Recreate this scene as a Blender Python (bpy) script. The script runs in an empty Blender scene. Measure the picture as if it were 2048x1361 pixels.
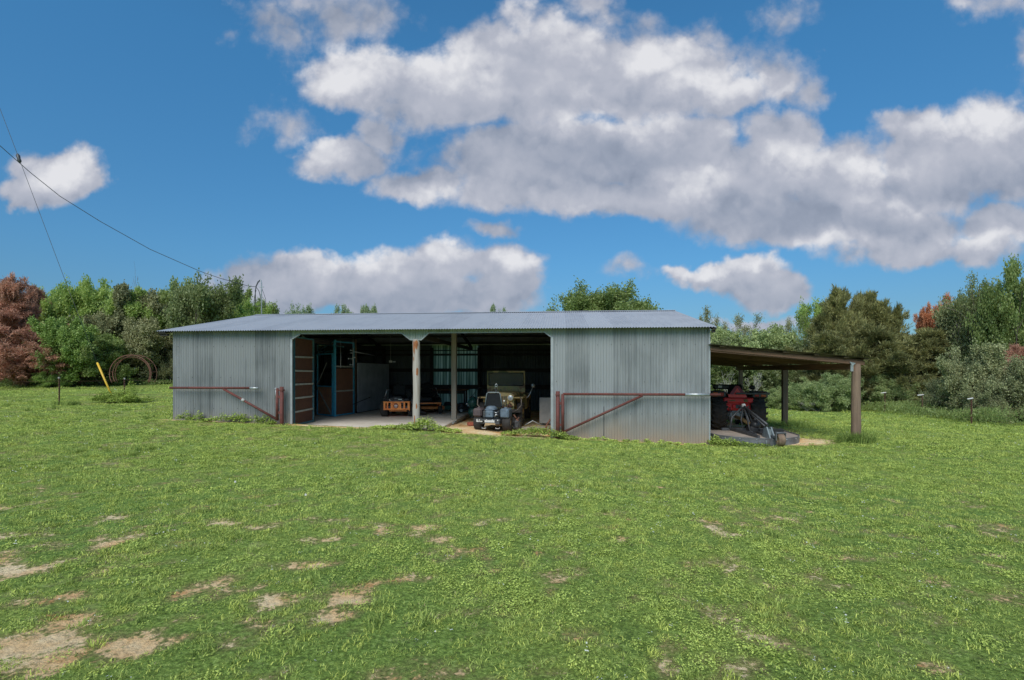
import bpy, math, random
import numpy as np
from mathutils import Vector, Matrix
R = math.radians
sc = bpy.context.scene
col = sc.collection
CAM = 1.75
F = 1024.0
HY = 742.0

def at(px, py, Y):
    return Vector(((px-1024)/F*Y, Y, CAM-(py-HY)/F*Y))

# ------------------------------------------------------------------ materials
def newmat(name):
    m = bpy.data.materials.new(name); m.use_nodes = True
    return m, m.node_tree.nodes, m.node_tree.links

def mat(name, c, rough=.6, metal=0., c2=None, scale=3., amt=.5, bump=0., bscale=None, spec=.5, stretch=None, detail=6):
    m, N, L = newmat(name)
    b = N['Principled BSDF']
    b.inputs['Roughness'].default_value = rough
    b.inputs['Metallic'].default_value = metal
    b.inputs['Specular IOR Level'].default_value = spec
    if c2 is None: c2 = tuple(x*.62 for x in c)
    tc = N.new('ShaderNodeTexCoord'); mp = N.new('ShaderNodeMapping')
    L.new(tc.outputs['Object'], mp.inputs[0])
    if stretch: mp.inputs['Scale'].default_value = stretch
    n = N.new('ShaderNodeTexNoise'); n.inputs['Scale'].default_value = scale; n.inputs['Detail'].default_value = detail
    n.inputs['Roughness'].default_value = .65
    L.new(mp.outputs[0], n.inputs['Vector'])
    r = N.new('ShaderNodeValToRGB')
    r.color_ramp.elements[0].position = .5-amt*.35; r.color_ramp.elements[0].color = (*c2, 1)
    r.color_ramp.elements[1].position = .5+amt*.25; r.color_ramp.elements[1].color = (*c, 1)
    L.new(n.outputs['Fac'], r.inputs[0]); L.new(r.outputs[0], b.inputs['Base Color'])
    if bump:
        n2 = N.new('ShaderNodeTexNoise'); n2.inputs['Scale'].default_value = bscale or scale*4; n2.inputs['Detail'].default_value = 4
        L.new(mp.outputs[0], n2.inputs['Vector'])
        bp = N.new('ShaderNodeBump'); bp.inputs['Strength'].default_value = bump; bp.inputs['Distance'].default_value = .02
        L.new(n2.outputs['Fac'], bp.inputs['Height']); L.new(bp.outputs[0], b.inputs['Normal'])
    return m

def sheetmat(name, base, dark, low=None, metal=.55, rough=.5, panel=.66, moss=0.):
    """weathered galvanised sheet: every sheet has its own tone, streaks run down it"""
    m, N, L = newmat(name)
    b = N['Principled BSDF']; b.inputs['Metallic'].default_value = metal
    tc = N.new('ShaderNodeTexCoord'); sp = N.new('ShaderNodeSeparateXYZ'); L.new(tc.outputs['Object'], sp.inputs[0])
    dv = N.new('ShaderNodeMath'); dv.operation = 'DIVIDE'; L.new(sp.outputs[0], dv.inputs[0]); dv.inputs[1].default_value = panel
    fl = N.new('ShaderNodeMath'); fl.operation = 'FLOOR'; L.new(dv.outputs[0], fl.inputs[0])
    wn = N.new('ShaderNodeTexWhiteNoise'); wn.noise_dimensions = '1D'; L.new(fl.outputs[0], wn.inputs['W'])
    mp = N.new('ShaderNodeMapping'); mp.inputs['Scale'].default_value = (9, 1, .35); L.new(tc.outputs['Object'], mp.inputs[0])
    n = N.new('ShaderNodeTexNoise'); n.inputs['Scale'].default_value = 1.3; n.inputs['Detail'].default_value = 8; n.inputs['Roughness'].default_value = .7
    L.new(mp.outputs[0], n.inputs['Vector'])
    n3 = N.new('ShaderNodeTexNoise'); n3.inputs['Scale'].default_value = 1.1; n3.inputs['Detail'].default_value = 7
    L.new(tc.outputs['Object'], n3.inputs['Vector'])
    a = N.new('ShaderNodeMath'); a.operation = 'MULTIPLY_ADD'; L.new(wn.outputs['Value'], a.inputs[0]); a.inputs[1].default_value = .28; L.new(n.outputs['Fac'], a.inputs[2])
    a2 = N.new('ShaderNodeMath'); a2.operation = 'MULTIPLY_ADD'; L.new(n3.outputs['Fac'], a2.inputs[0]); a2.inputs[1].default_value = .6; L.new(a.outputs[0], a2.inputs[2])
    r = N.new('ShaderNodeValToRGB'); r.color_ramp.elements[0].position = .68; r.color_ramp.elements[0].color = (*dark, 1)
    r.color_ramp.elements[1].position = 1.22 if False else 1.0; r.color_ramp.elements[1].color = (*base, 1)
    L.new(a2.outputs[0], r.inputs[0])
    out = r.outputs[0]
    if low:
        mr = N.new('ShaderNodeMapRange'); L.new(sp.outputs[2], mr.inputs[0])
        mr.inputs[1].default_value = .62; mr.inputs[2].default_value = -.3; mr.inputs[3].default_value = 0; mr.inputs[4].default_value = 1.15
        nn = N.new('ShaderNodeTexNoise'); nn.inputs['Scale'].default_value = 1.4; nn.inputs['Detail'].default_value = 5; L.new(tc.outputs['Object'], nn.inputs['Vector'])
        mm = N.new('ShaderNodeMath'); mm.operation = 'MULTIPLY'; L.new(mr.outputs[0], mm.inputs[0]); L.new(nn.outputs['Fac'], mm.inputs[1])
        mm2 = N.new('ShaderNodeMath'); mm2.operation = 'MULTIPLY'; mm2.use_clamp = True; L.new(mm.outputs[0], mm2.inputs[0]); mm2.inputs[1].default_value = 1.9
        mx = N.new('ShaderNodeMix'); mx.data_type = 'RGBA'; L.new(mm2.outputs[0], mx.inputs[0]); L.new(out, mx.inputs[6]); mx.inputs[7].default_value = (*low, 1)
        out = mx.outputs[2]
        ml = N.new('ShaderNodeMapRange'); L.new(mm2.outputs[0], ml.inputs[0]); ml.inputs[3].default_value = metal; ml.inputs[4].default_value = 0
        L.new(ml.outputs[0], b.inputs['Metallic'])
    L.new(out, b.inputs['Base Color'])
    rr = N.new('ShaderNodeMapRange'); L.new(n3.outputs['Fac'], rr.inputs[0]); rr.inputs[3].default_value = rough-.12; rr.inputs[4].default_value = rough+.15
    L.new(rr.outputs[0], b.inputs['Roughness'])
    return m

def woodmat(name, c, c2, rough=.85, axis=2):
    st = [14., 14., 14.]; st[axis] = .8
    return mat(name, c, rough, c2=c2, scale=1.6, amt=.9, bump=.5, bscale=3, spec=.2, stretch=tuple(st), detail=9)

def leafmat(name, c, c2, trans=.35, scale=.7, spec=.25, rnd=.2):
    """leaves: light and dark clumps, each leaf a little different, some light passes through"""
    m, N, L = newmat(name)
    out = N['Material Output']; N.remove(N['Principled BSDF'])
    tc = N.new('ShaderNodeTexCoord')
    n = N.new('ShaderNodeTexNoise'); n.inputs['Scale'].default_value = scale; n.inputs['Detail'].default_value = 4
    L.new(tc.outputs['Object'], n.inputs['Vector'])
    at_ = N.new('ShaderNodeAttribute'); at_.attribute_name = 'tone'
    oi = N.new('ShaderNodeObjectInfo')
    s = N.new('ShaderNodeMath'); s.operation = 'MULTIPLY_ADD'; L.new(at_.outputs['Fac'], s.inputs[0]); s.inputs[1].default_value = .55; L.new(n.outputs['Fac'], s.inputs[2])
    s2 = N.new('ShaderNodeMath'); s2.operation = 'MULTIPLY_ADD'; L.new(oi.outputs['Random'], s2.inputs[0]); s2.inputs[1].default_value = rnd; L.new(s.outputs[0], s2.inputs[2])
    r = N.new('ShaderNodeValToRGB'); r.color_ramp.elements[0].position = .30; r.color_ramp.elements[0].color = (*c2, 1)
    r.color_ramp.elements[1].position = .68; r.color_ramp.elements[1].color = (*c, 1)
    s3 = N.new('ShaderNodeMath'); s3.operation = 'MULTIPLY'; L.new(s2.outputs[0], s3.inputs[0]); s3.inputs[1].default_value = .5/(.775+rnd/2); L.new(s3.outputs[0], r.inputs[0])
    d = N.new('ShaderNodeBsdfDiffuse'); t = N.new('ShaderNodeBsdfTranslucent'); g = N.new('ShaderNodeBsdfGlossy'); g.inputs['Roughness'].default_value = .5
    L.new(r.outputs[0], d.inputs[0]); L.new(r.outputs[0], t.inputs[0]); g.inputs[0].default_value = (.6, .65, .6, 1)
    mx = N.new('ShaderNodeMixShader'); mx.inputs[0].default_value = trans; L.new(d.outputs[0], mx.inputs[1]); L.new(t.outputs[0], mx.inputs[2])
    m2 = N.new('ShaderNodeMixShader'); m2.inputs[0].default_value = .04*spec/.25; L.new(mx.outputs[0], m2.inputs[1]); L.new(g.outputs[0], m2.inputs[2])
    L.new(m2.outputs[0], out.inputs[0])
    return m

M = {}
M['wall'] = sheetmat('galvanised_wall', (.32, .338, .345), (.20, .213, .218), low=(.30, .245, .19), metal=.25)
M['wall_left'] = sheetmat('vignetted_left_wall', (.255, .268, .272), (.135, .146, .15), low=(.25, .215, .17), metal=.25)  # same wall sheet in a darker tone: lens vignetting painted into the colour
M['wall_in'] = sheetmat('galvanised_back_wall', (.11, .13, .14), (.045, .06, .065), metal=.5, rough=.5)  # galvanised sheet coloured darker, with the shade of the interior painted in
M['roofm'] = sheetmat('galvanised_roof', (.42, .44, .47), (.34, .36, .39), metal=.15, rough=.5)
M['trim'] = mat('pale_trim_metal', (.40, .43, .44), .5, .3, c2=(.30, .33, .34), scale=5)
M['header'] = sheetmat('header_sheet', (.37, .41, .37), (.24, .28, .24), metal=.2)
M['dark'] = mat('dark_timber', (.05, .045, .04), .9, c2=(.025, .022, .02), scale=4)
M['rustred'] = mat('rust_red_paint', (.16, .045, .035), .7, c2=(.085, .03, .025), scale=9, bump=.2)
M['galv'] = mat('bare_galvanised_pipe', (.5, .53, .54), .4, .6, c2=(.3, .33, .34), scale=14)
M['oldpost'] = woodmat('weathered_round_post', (.52, .50, .47), (.28, .22, .17))
M['rotwood'] = mat('bare_orange_wood', (.42, .16, .06), .9, c2=(.2, .08, .04), scale=12, bump=.4)
M['sqpost'] = woodmat('painted_square_post', (.34, .32, .27), (.19, .165, .13))
M['leanpost'] = woodmat('brown_timber', (.30, .215, .155), (.10, .068, .048))
M['leanbeam'] = woodmat('brown_beam_timber', (.25, .15, .10), (.075, .045, .034), axis=0)
M['leanbeamy'] = woodmat('brown_plate_timber', (.28, .155, .095), (.10, .06, .04), axis=1)
M['mossdeck'] = woodmat('dark_purlin_board', (.15, .11, .07), (.06, .045, .032), axis=1)
M['concrete'] = mat('concrete_slab', (.80, .73, .64), .85, c2=(.55, .48, .40), scale=1.3, bump=.15, bscale=20, amt=.8)
M['teal'] = mat('chipped_teal_paint', (.075, .22, .27), .55, c2=(.045, .12, .15), scale=12)
M['blue'] = mat('bright_blue_paint', (.07, .42, .62), .5, c2=(.05, .25, .38), scale=15)
M['rail'] = mat('grey_green_slat', (.40, .42, .38), .7, c2=(.24, .24, .2), scale=10)
M['rustmesh'] = mat('rusty_mesh_sheet', (.52, .25, .12), .9, c2=(.24, .14, .10), scale=6, amt=.9, bump=.5, bscale=60)
M['pale'] = mat('pale_blue_sheet', (.40, .45, .50), .6, c2=(.24, .28, .33), scale=2)
M['offwhite'] = mat('offwhite_sheet', (.45, .44, .42), .6, c2=(.3, .3, .29), scale=3)
M['orange'] = mat('orange_mower_paint', (1., .36, .08), .38, c2=(.62, .13, .02), scale=6)
M['black'] = mat('black_plastic', (.018, .019, .021), .5, c2=(.012, .012, .013), scale=8)
M['seatv'] = mat('black_vinyl_seat', (.012, .015, .016), .7, c2=(.008, .010, .012), scale=10, spec=.2)
M['rubber'] = mat('dusty_rubber', (.045, .041, .038), .88, c2=(.022, .021, .02), scale=7, bump=.2)
M['tanrim'] = mat('tan_rim', (.5, .36, .2), .6, c2=(.33, .22, .12), scale=8)
M['steel'] = mat('bright_steel', (.55, .56, .57), .3, .85, c2=(.35, .36, .37), scale=10)
M['darksteel'] = mat('dark_grey_steel', (.10, .105, .11), .5, .4, c2=(.05, .05, .055), scale=9)
M['engine'] = mat('engine_block', (.12, .125, .13), .5, .5, c2=(.04, .04, .045), scale=14)
M['greyblue'] = mat('faded_grey_blue_paint', (.13, .18, .23), .6, c2=(.07, .095, .125), scale=6)
M['mauve'] = mat('faded_mauve_tank', (.11, .08, .082), .65, c2=(.06, .045, .048), scale=6)
M['hose'] = mat('rusty_chain', (.3, .26, .22), .6, .5, c2=(.12, .09, .07), scale=20)
M['white'] = mat('white_plastic', (.72, .72, .70), .5, c2=(.5, .5, .48), scale=9)
M['green'] = mat('green_mower_deck', (.02, .15, .095), .45, c2=(.012, .08, .05), scale=7)
M['tealtank'] = mat('teal_tank', (.012, .085, .075), .4, c2=(.008, .045, .04), scale=7)
M['brownwood'] = woodmat('brown_bench_top', (.20, .10, .06), (.08, .04, .03), axis=0)
M['redbrick'] = mat('red_clay', (.42, .12, .07), .9, c2=(.25, .07, .05), scale=14)
M['tred'] = mat('tractor_red', (.80, .04, .045), .38, c2=(.55, .025, .03), scale=5)
M['smv'] = mat('orange_red_reflector', (1., .12, .08), .4, c2=(.7, .04, .03), scale=5)
M['smvedge'] = mat('dark_red_border', (.3, .01, .012), .35, c2=(.2, .01, .01), scale=5)
M['amber'] = mat('amber_lens', (.6, .13, .03), .25, c2=(.4, .08, .02), scale=9)
M['redlens'] = mat('red_lens', (.5, .02, .02), .25, c2=(.35, .015, .015), scale=9)
M['yellowshaft'] = mat('dirty_yellow_guard', (.22, .14, .05), .7, c2=(.08, .06, .03), scale=9)
M['decktop'] = mat('muddy_deck_top', (.40, .33, .27), .85, c2=(.24, .20, .17), scale=4, bump=.2)
M['deckside'] = mat('grey_deck_rim', (.20, .21, .225), .55, .3, c2=(.10, .10, .105), scale=6, bump=.2)
M['deckgrey'] = mat('blue_grey_bracket', (.24, .29, .30), .5, .3, c2=(.15, .18, .19), scale=6)
M['guard'] = mat('yellow_guard_plastic', (.75, .48, .04), .45, c2=(.62, .36, .03), scale=5)
M['wire'] = mat('grey_wire', (.10, .11, .12), .6, .3, c2=(.07, .075, .08), scale=5)
M['tpost'] = mat('rusty_steel_post', (.16, .075, .05), .8, c2=(.08, .04, .03), scale=14)
M['rust'] = mat('rusty_steel', (.22, .10, .065), .85, c2=(.11, .055, .04), scale=6)
M['headlamp'] = mat('headlamp_glass', (.55, .55, .53), .15, .3, c2=(.6, .6, .58), scale=20)

def camomat():
    m, N, L = newmat('ochre_camouflage_paint'); b = N['Principled BSDF']; b.inputs['Roughness'].default_value = .65
    tc = N.new('ShaderNodeTexCoord'); n = N.new('ShaderNodeTexNoise'); n.inputs['Scale'].default_value = 2.2; n.inputs['Detail'].default_value = 2
    L.new(tc.outputs['Object'], n.inputs['Vector']); r = N.new('ShaderNodeValToRGB'); r.color_ramp.interpolation = 'CONSTANT'
    e = r.color_ramp.elements; e[0].color = (.20, .20, .08, 1); e[0].position = 0; e[1].position = .42; e[1].color = (.60, .45, .19, 1)
    x = e.new(.55); x.color = (.48, .38, .18, 1); x = e.new(.63); x.color = (.30, .18, .10, 1)
    L.new(n.outputs['Fac'], r.inputs[0])
    n2 = N.new('ShaderNodeTexNoise'); n2.inputs['Scale'].default_value = 14; L.new(tc.outputs['Object'], n2.inputs['Vector'])
    mx = N.new('ShaderNodeMix'); mx.data_type = 'RGBA'; mx.blend_type = 'MULTIPLY'; mx.inputs[0].default_value = .5
    L.new(r.outputs[0], mx.inputs[6]); L.new(n2.outputs['Color'], mx.inputs[7]); L.new(mx.outputs[2], b.inputs['Base Color'])
    return m
M['camo'] = camomat()

def glassmat(name, tint, rough=.08):
    m, N, L = newmat(name); b = N['Principled BSDF']; b.inputs['Base Color'].default_value = (*tint, 1); b.inputs['Roughness'].default_value = rough
    b.inputs['Alpha'].default_value = .75
    return m
M['glass'] = glassmat('dusty_windscreen', (.10, .095, .085), .25)

def fibremat():
    m, N, L = newmat('ribbed_translucent_sheet'); out = N['Material Output']; b = N['Principled BSDF']
    tc = N.new('ShaderNodeTexCoord'); n = N.new('ShaderNodeTexNoise'); n.inputs['Scale'].default_value = 1.2
    mp = N.new('ShaderNodeMapping'); mp.inputs['Scale'].default_value = (11, 1, .25); L.new(tc.outputs['Object'], mp.inputs[0]); L.new(mp.outputs[0], n.inputs['Vector'])
    r = N.new('ShaderNodeValToRGB'); r.color_ramp.elements[0].position = .42; r.color_ramp.elements[0].color = (.10, .17, .14, 1); r.color_ramp.elements[1].position = .60; r.color_ramp.elements[1].color = (.50, .60, .54, 1)
    L.new(n.outputs['Fac'], r.inputs[0]); L.new(r.outputs[0], b.inputs['Base Color'])
    t = N.new('ShaderNodeBsdfTranslucent'); L.new(r.outputs[0], t.inputs[0])
    mx = N.new('ShaderNodeMixShader'); mx.inputs[0].default_value = .45; L.new(b.outputs[0], mx.inputs[1]); L.new(t.outputs[0], mx.inputs[2]); L.new(mx.outputs[0], out.inputs[0])
    return m
M['fibre'] = fibremat()

# leaf materials
LM = {
 'bright': leafmat('bright_green_leaves', (0.508, 0.626, 0.173), (0.272, 0.416, 0.096), trans=.5),
 'mid': leafmat('mid_green_leaves', (0.410, 0.497, 0.162), (0.208, 0.288, 0.088), trans=.5),
 'deep': leafmat('deep_green_leaves', (0.335, 0.389, 0.151), (0.160, 0.208, 0.080), trans=.5),
 'cool': leafmat('cool_green_leaves', (0.356, 0.486, 0.130), (0.208, 0.320, 0.080)),
 'olive': leafmat('olive_leaves', (0.432, 0.432, 0.216), (0.224, 0.240, 0.112)),
 'cedar': leafmat('cedar_needles', (.44, .43, .165), (.14, .15, .06), trans=.35),
 'rust': leafmat('dead_rust_needles', (.70, .38, .26), (.34, .18, .125), trans=.25),
 'orange': leafmat('dead_orange_needles', (0.734, 0.324, 0.162), (0.544, 0.240, 0.128), trans=.25),
 'pale': leafmat('pale_feathery_leaves', (.50, .58, .25), (.22, .31, .12), trans=.35),
 'grey': leafmat('grey_green_leaves', (.43, .46, .22), (.20, .225, .11), trans=.3),
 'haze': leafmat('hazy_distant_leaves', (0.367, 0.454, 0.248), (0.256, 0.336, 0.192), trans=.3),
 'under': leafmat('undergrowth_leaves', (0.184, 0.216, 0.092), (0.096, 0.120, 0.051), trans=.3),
 'blade': leafmat('grass_blades', (.72, .80, .20), (.16, .225, .045), spec=.05, trans=.2, scale=.5, rnd=.45),
 'weed': leafmat('weed_leaves', (.66, .79, .20), (.16, .245, .045), spec=.05, trans=.2, scale=.5, rnd=.35),
 'bladeD': leafmat('dark_grass_blades', (.58, .70, .19), (.12, .19, .045), spec=.05, trans=.2, scale=.5, rnd=.45),
 'petal': leafmat('white_clover_petals', (.80, .82, .76), (.6, .64, .52), trans=.2),
 'straw': leafmat('dry_straw', (.60, .50, .30), (.36, .28, .15), trans=.2, scale=.5),
}
BARK = mat('grey_bark', (.13, .11, .09), .9, c2=(.06, .05, .04), scale=8, spec=.1)
TWIG = mat('pale_twig', (.26, .23, .20), .9, c2=(.15, .13, .11), scale=5, spec=.1)
TWIGW = mat('bleached_twig', (.42, .40, .37), .9, c2=(.28, .26, .23), scale=5, spec=.1)

# ------------------------------------------------------------------ mesh builder
class MB:
    def __init__(s): s.v = []; s.f = []; s.mi = []; s.sm = []
    def add(s, vs, fs, mi=0, smooth=False, T=None):
        o = len(s.v)
        if T is not None: vs = [T @ Vector(v) for v in vs]
        s.v += [tuple(v) for v in vs]
        for f in fs: s.f.append(tuple(i+o for i in f)); s.mi.append(mi); s.sm.append(smooth)
        return s
    def box(s, lo, hi, mi=0, T=None, bev=0.):
        x0, y0, z0 = lo; x1, y1, z1 = hi
        if bev <= 0:
            return s.add([(x0,y0,z0),(x1,y0,z0),(x1,y1,z0),(x0,y1,z0),(x0,y0,z1),(x1,y0,z1),(x1,y1,z1),(x0,y1,z1)],
                  [(0,3,2,1),(4,5,6,7),(0,1,5,4),(1,2,6,5),(2,3,7,6),(3,0,4,7)], mi, False, T)
        b = min(bev, (x1-x0)*.45, (y1-y0)*.45, (z1-z0)*.45)
        bm_v = []
        import itertools
        idx = {}
        for sx, sy, sz in itertools.product((0,1), repeat=3):
            X = (x0, x1)[sx]; Y = (y0, y1)[sy]; Z = (z0, z1)[sz]
            dx = b*(1-2*sx); dy = b*(1-2*sy); dz = b*(1-2*sz)
            for k, p in enumerate(((X, Y+dy, Z+dz), (X+dx, Y, Z+dz), (X+dx, Y+dy, Z))):
                idx[(sx,sy,sz,k)] = len(bm_v); bm_v.append(p)
        fs = []
        g = lambda a,b_,c,k: idx[(a,b_,c,k)]
        for q in (0,1):
            o = [(0,0),(1,0),(1,1),(0,1)]
            fx = [g(q,a,c,0) for a,c in o]; fy = [g(a,q,c,1) for a,c in o]; fz = [g(a,c,q,2) for a,c in o]
            fs += [fx if q else fx[::-1], fy[::-1] if q else fy, fz if q else fz[::-1]]
        for a in (0,1):
            for c in (0,1):
                fs.append([g(0,a,c,1), g(1,a,c,1), g(1,a,c,2), g(0,a,c,2)])
                fs.append([g(a,0,c,0), g(a,1,c,0), g(a,1,c,2), g(a,0,c,2)])
                fs.append([g(a,c,0,0), g(a,c,1,0), g(a,c,1,1), g(a,c,0,1)])
        for k in itertools.product((0,1), repeat=3): fs.append([g(*k,0), g(*k,1), g(*k,2)])
        return s.add(bm_v, fs, mi, False, T)
    def bar(s, p0, p1, w, h, mi=0, up=(0,0,1), bev=0.):
        p0 = Vector(p0); p1 = Vector(p1); d = p1-p0; l = d.length; d.normalize()
        up = Vector(up)
        if abs(d.dot(up)) > .98: up = Vector((0,1,0))
        sd = d.cross(up).normalized(); u = sd.cross(d)
        T = Matrix((( d.x, sd.x, u.x, p0.x),(d.y, sd.y, u.y, p0.y),(d.z, sd.z, u.z, p0.z),(0,0,0,1)))
        return s.box((0,-w/2,-h/2),(l,w/2,h/2), mi, T, bev)
    def tube(s, pts, r, seg=8, mi=0, cap=True):
        pts = [Vector(p) for p in pts]; n = len(pts)
        rs = list(r) if hasattr(r, '__len__') else [r]*n
        vs = []; fs = []
        ref = None
        for i, p in enumerate(pts):
            d = (pts[min(i+1, n-1)]-pts[max(i-1, 0)]).normalized()
            if ref is None: ref = Vector((0,0,1)) if abs(d.z) < .9 else Vector((1,0,0))
            a = d.cross(ref).normalized(); b = a.cross(d).normalized(); ref = b
            for k in range(seg):
                t = 2*math.pi*k/seg
                vs.append(p+rs[i]*(math.cos(t)*a+math.sin(t)*b))
        for i in range(n-1):
            for k in range(seg):
                k2 = (k+1) % seg
                fs.append((i*seg+k, i*seg+k2, (i+1)*seg+k2, (i+1)*seg+k))
        s.add(vs, fs, mi, True)
        if cap:
            o = len(s.v)-len(vs)
            s.f.append(tuple(o+k for k in range(seg))[::-1]); s.mi.append(mi); s.sm.append(False)
            s.f.append(tuple(o+(n-1)*seg+k for k in range(seg))); s.mi.append(mi); s.sm.append(False)
        return s
    def lathe(s, prof, T=None, seg=24, mi=0, smooth=True, a0=0., a1=2*math.pi):
        """prof: (radius, height) pairs about local z"""
        full = abs(a1-a0-2*math.pi) < 1e-6; m = seg if full else seg+1
        vs = [(r*math.cos(a0+(a1-a0)*k/seg), r*math.sin(a0+(a1-a0)*k/seg), z) for (r, z) in prof for k in range(m)]
        fs = []
        for i in range(len(prof)-1):
            for k in range(seg):
                k2 = (k+1) % m
                fs.append((i*m+k, i*m+k2, (i+1)*m+k2, (i+1)*m+k))
        return s.add(vs, fs, mi, smooth, T)
    def prism(s, poly, h0, h1, T=None, mi=0):
        """poly in local xy, extruded along local z"""
        n = len(poly)
        vs = [(x, y, h0) for x, y in poly]+[(x, y, h1) for x, y in poly]
        fs = [tuple(range(n))[::-1], tuple(range(n, 2*n))]+[(i, (i+1) % n, n+(i+1) % n, n+i) for i in range(n)]
        return s.add(vs, fs, mi, False, T)
    def ball(s, c, r, mi=0, seg=10):
        rx, ry, rz = r if hasattr(r, '__len__') else (r, r, r)
        T = Matrix.Translation(c) @ Matrix.Diagonal((rx, ry, rz, 1))
        pr = [(max(1e-4, math.sin(math.pi*i/seg)), -math.cos(math.pi*i/seg)) for i in range(seg+1)]
        return s.lathe(pr, T, seg+4, mi)
    def build(s, name, m, parent=None, loc=None):
        me = bpy.data.meshes.new(name); me.from_pydata(s.v, [], s.f)
        ms = m if isinstance(m, (list, tuple)) else [m]
        for x in ms: me.materials.append(x)
        me.polygons.foreach_set('material_index', s.mi); me.polygons.foreach_set('use_smooth', s.sm)
        me.update()
        o = bpy.data.objects.new(name, me); col.objects.link(o)
        if parent is not None: o.parent = parent
        if loc is not None: o.location = loc
        return o

def tag(o, label=None, cat=None, group=None, kind=None):
    if label: o['label'] = label
    if cat: o['category'] = cat
    if group: o['group'] = group
    if kind: o['kind'] = kind
    return o
def empty(name, loc, rz=0., label=None, cat=None, group=None):
    o = bpy.data.objects.new(name, None); o.location = loc; o.rotation_euler = (0, 0, rz); o.empty_display_size = .2
    col.objects.link(o); return tag(o, label, cat, group)
def copy_tree(o, parent=None):
    c = o.copy(); col.objects.link(c); c.parent = parent
    for ch in o.children: copy_tree(ch, c)
    return c
RY = lambda a: Matrix.Rotation(a, 4, 'Y')
RX = lambda a: Matrix.Rotation(a, 4, 'X')
RZ = lambda a: Matrix.Rotation(a, 4, 'Z')
TR = lambda *p: Matrix.Translation(p)

# ------------------------------------------------------------------ noise and the lie of the land
_rng = np.random.default_rng(7)
_lat = _rng.random((256, 256))
def vnoise(x, y):
    xi = np.floor(x).astype(int); yi = np.floor(y).astype(int); fx = x-xi; fy = y-yi
    fx = fx*fx*(3-2*fx); fy = fy*fy*(3-2*fy)
    a = _lat[xi % 256, yi % 256]; b = _lat[(xi+1) % 256, yi % 256]; c = _lat[xi % 256, (yi+1) % 256]; d = _lat[(xi+1) % 256, (yi+1) % 256]
    return (a*(1-fx)+b*fx)*(1-fy)+(c*(1-fx)+d*fx)*fy
def fbm(x, y, o=4):
    t = 0; a = .5; s = 0
    for i in range(o):
        t = t+a*vnoise(x*2**i+17.3*i, y*2**i+9.1*i); s += a; a *= .55
    return t/s

GP = np.array([(0,0,0),(-3,3,0),(3,3,0),(0,7,-.02),(-8,6,.08),(8,6,-.1),(-12,0,.1),(12,0,-.1),
 (-10.4,15.5,.28),(-12.5,15.4,.30),(5.45,14.1,-.29),(-2.8,14.9,.06),(-6.6,15.3,.165),(1.32,14.5,-.14),
 (-9.4,25,.1),(-4,25,.0),(6.3,23.5,-.3),
 (-18.2,20.5,.39),(-24,34,1.0),(-33,34,1.0),(-15,34,.85),(-36,22,.5),
 (9.28,13.75,-.13),(9.66,18.2,-.2),(10,22.5,-.3),(18.8,21,-.46),(20.2,25,-.46),(20.6,28,-.52),(16.9,30,-.62),(13.3,32,-.56),(19,19,-.42),(27,21,-.55),
 (0,33,.1),(30,35,-.7),(-45,50,1.4),(0,60,.3),(40,60,-.8),(-80,100,1.5),(80,100,-1),(0,120,.5),(-60,0,.6),(60,0,-.6),(0,-40,0),(-80,-80,.5),(80,-80,-.5)], float)
def _phi(r): return r
_A = _phi(np.hypot(GP[:,0][:,None]-GP[:,0][None], GP[:,1][:,None]-GP[:,1][None]))
_K = np.block([[_A+np.eye(len(GP))*-.02, np.c_[np.ones(len(GP)), GP[:,:2]]], [np.c_[np.ones(len(GP)), GP[:,:2]].T, np.zeros((3,3))]])
_W = np.linalg.solve(_K, np.r_[GP[:,2], 0,0,0])
def gz(x, y):
    x = np.asarray(x, float); y = np.asarray(y, float)
    r0 = np.hypot(x, y); k = np.minimum(1, 110/np.maximum(r0, 1e-6)); xx = x*k; yy = y*k
    r = np.hypot(xx[..., None]-GP[:,0], yy[..., None]-GP[:,1])
    z = (r*_W[:-3]).sum(-1)+_W[-3]+_W[-2]*xx+_W[-1]*yy
    return z
def G(x, y): return float(gz(np.array([x]), np.array([y]))[0])

# barn frame
BL = Vector((-10.31, 15.55, 0)); BA = -math.atan2(1.45, 15.735); BW = 15.80; BD = 9.7
UH = Vector((math.cos(BA), math.sin(BA), 0)); VH = Vector((-math.sin(BA), math.cos(BA), 0))
def BP(u, v, z=0): return BL+UH*u+VH*v+Vector((0,0,z))
def U(px, v=0.):
    k = (px-1024)/F; bx = BL.x+VH.x*v; by = BL.y+VH.y*v
    return (k*by-bx)/(UH.x-k*UH.y)
def Yu(u, v=0): return BP(u, v).y
def Zp(py, u, v=0.): return CAM-(py-HY)/F*Yu(u, v)
def uv_of(x, y):
    dx = x-BL.x; dy = y-BL.y
    return dx*UH.x+dy*UH.y, dx*VH.x+dy*VH.y

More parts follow.
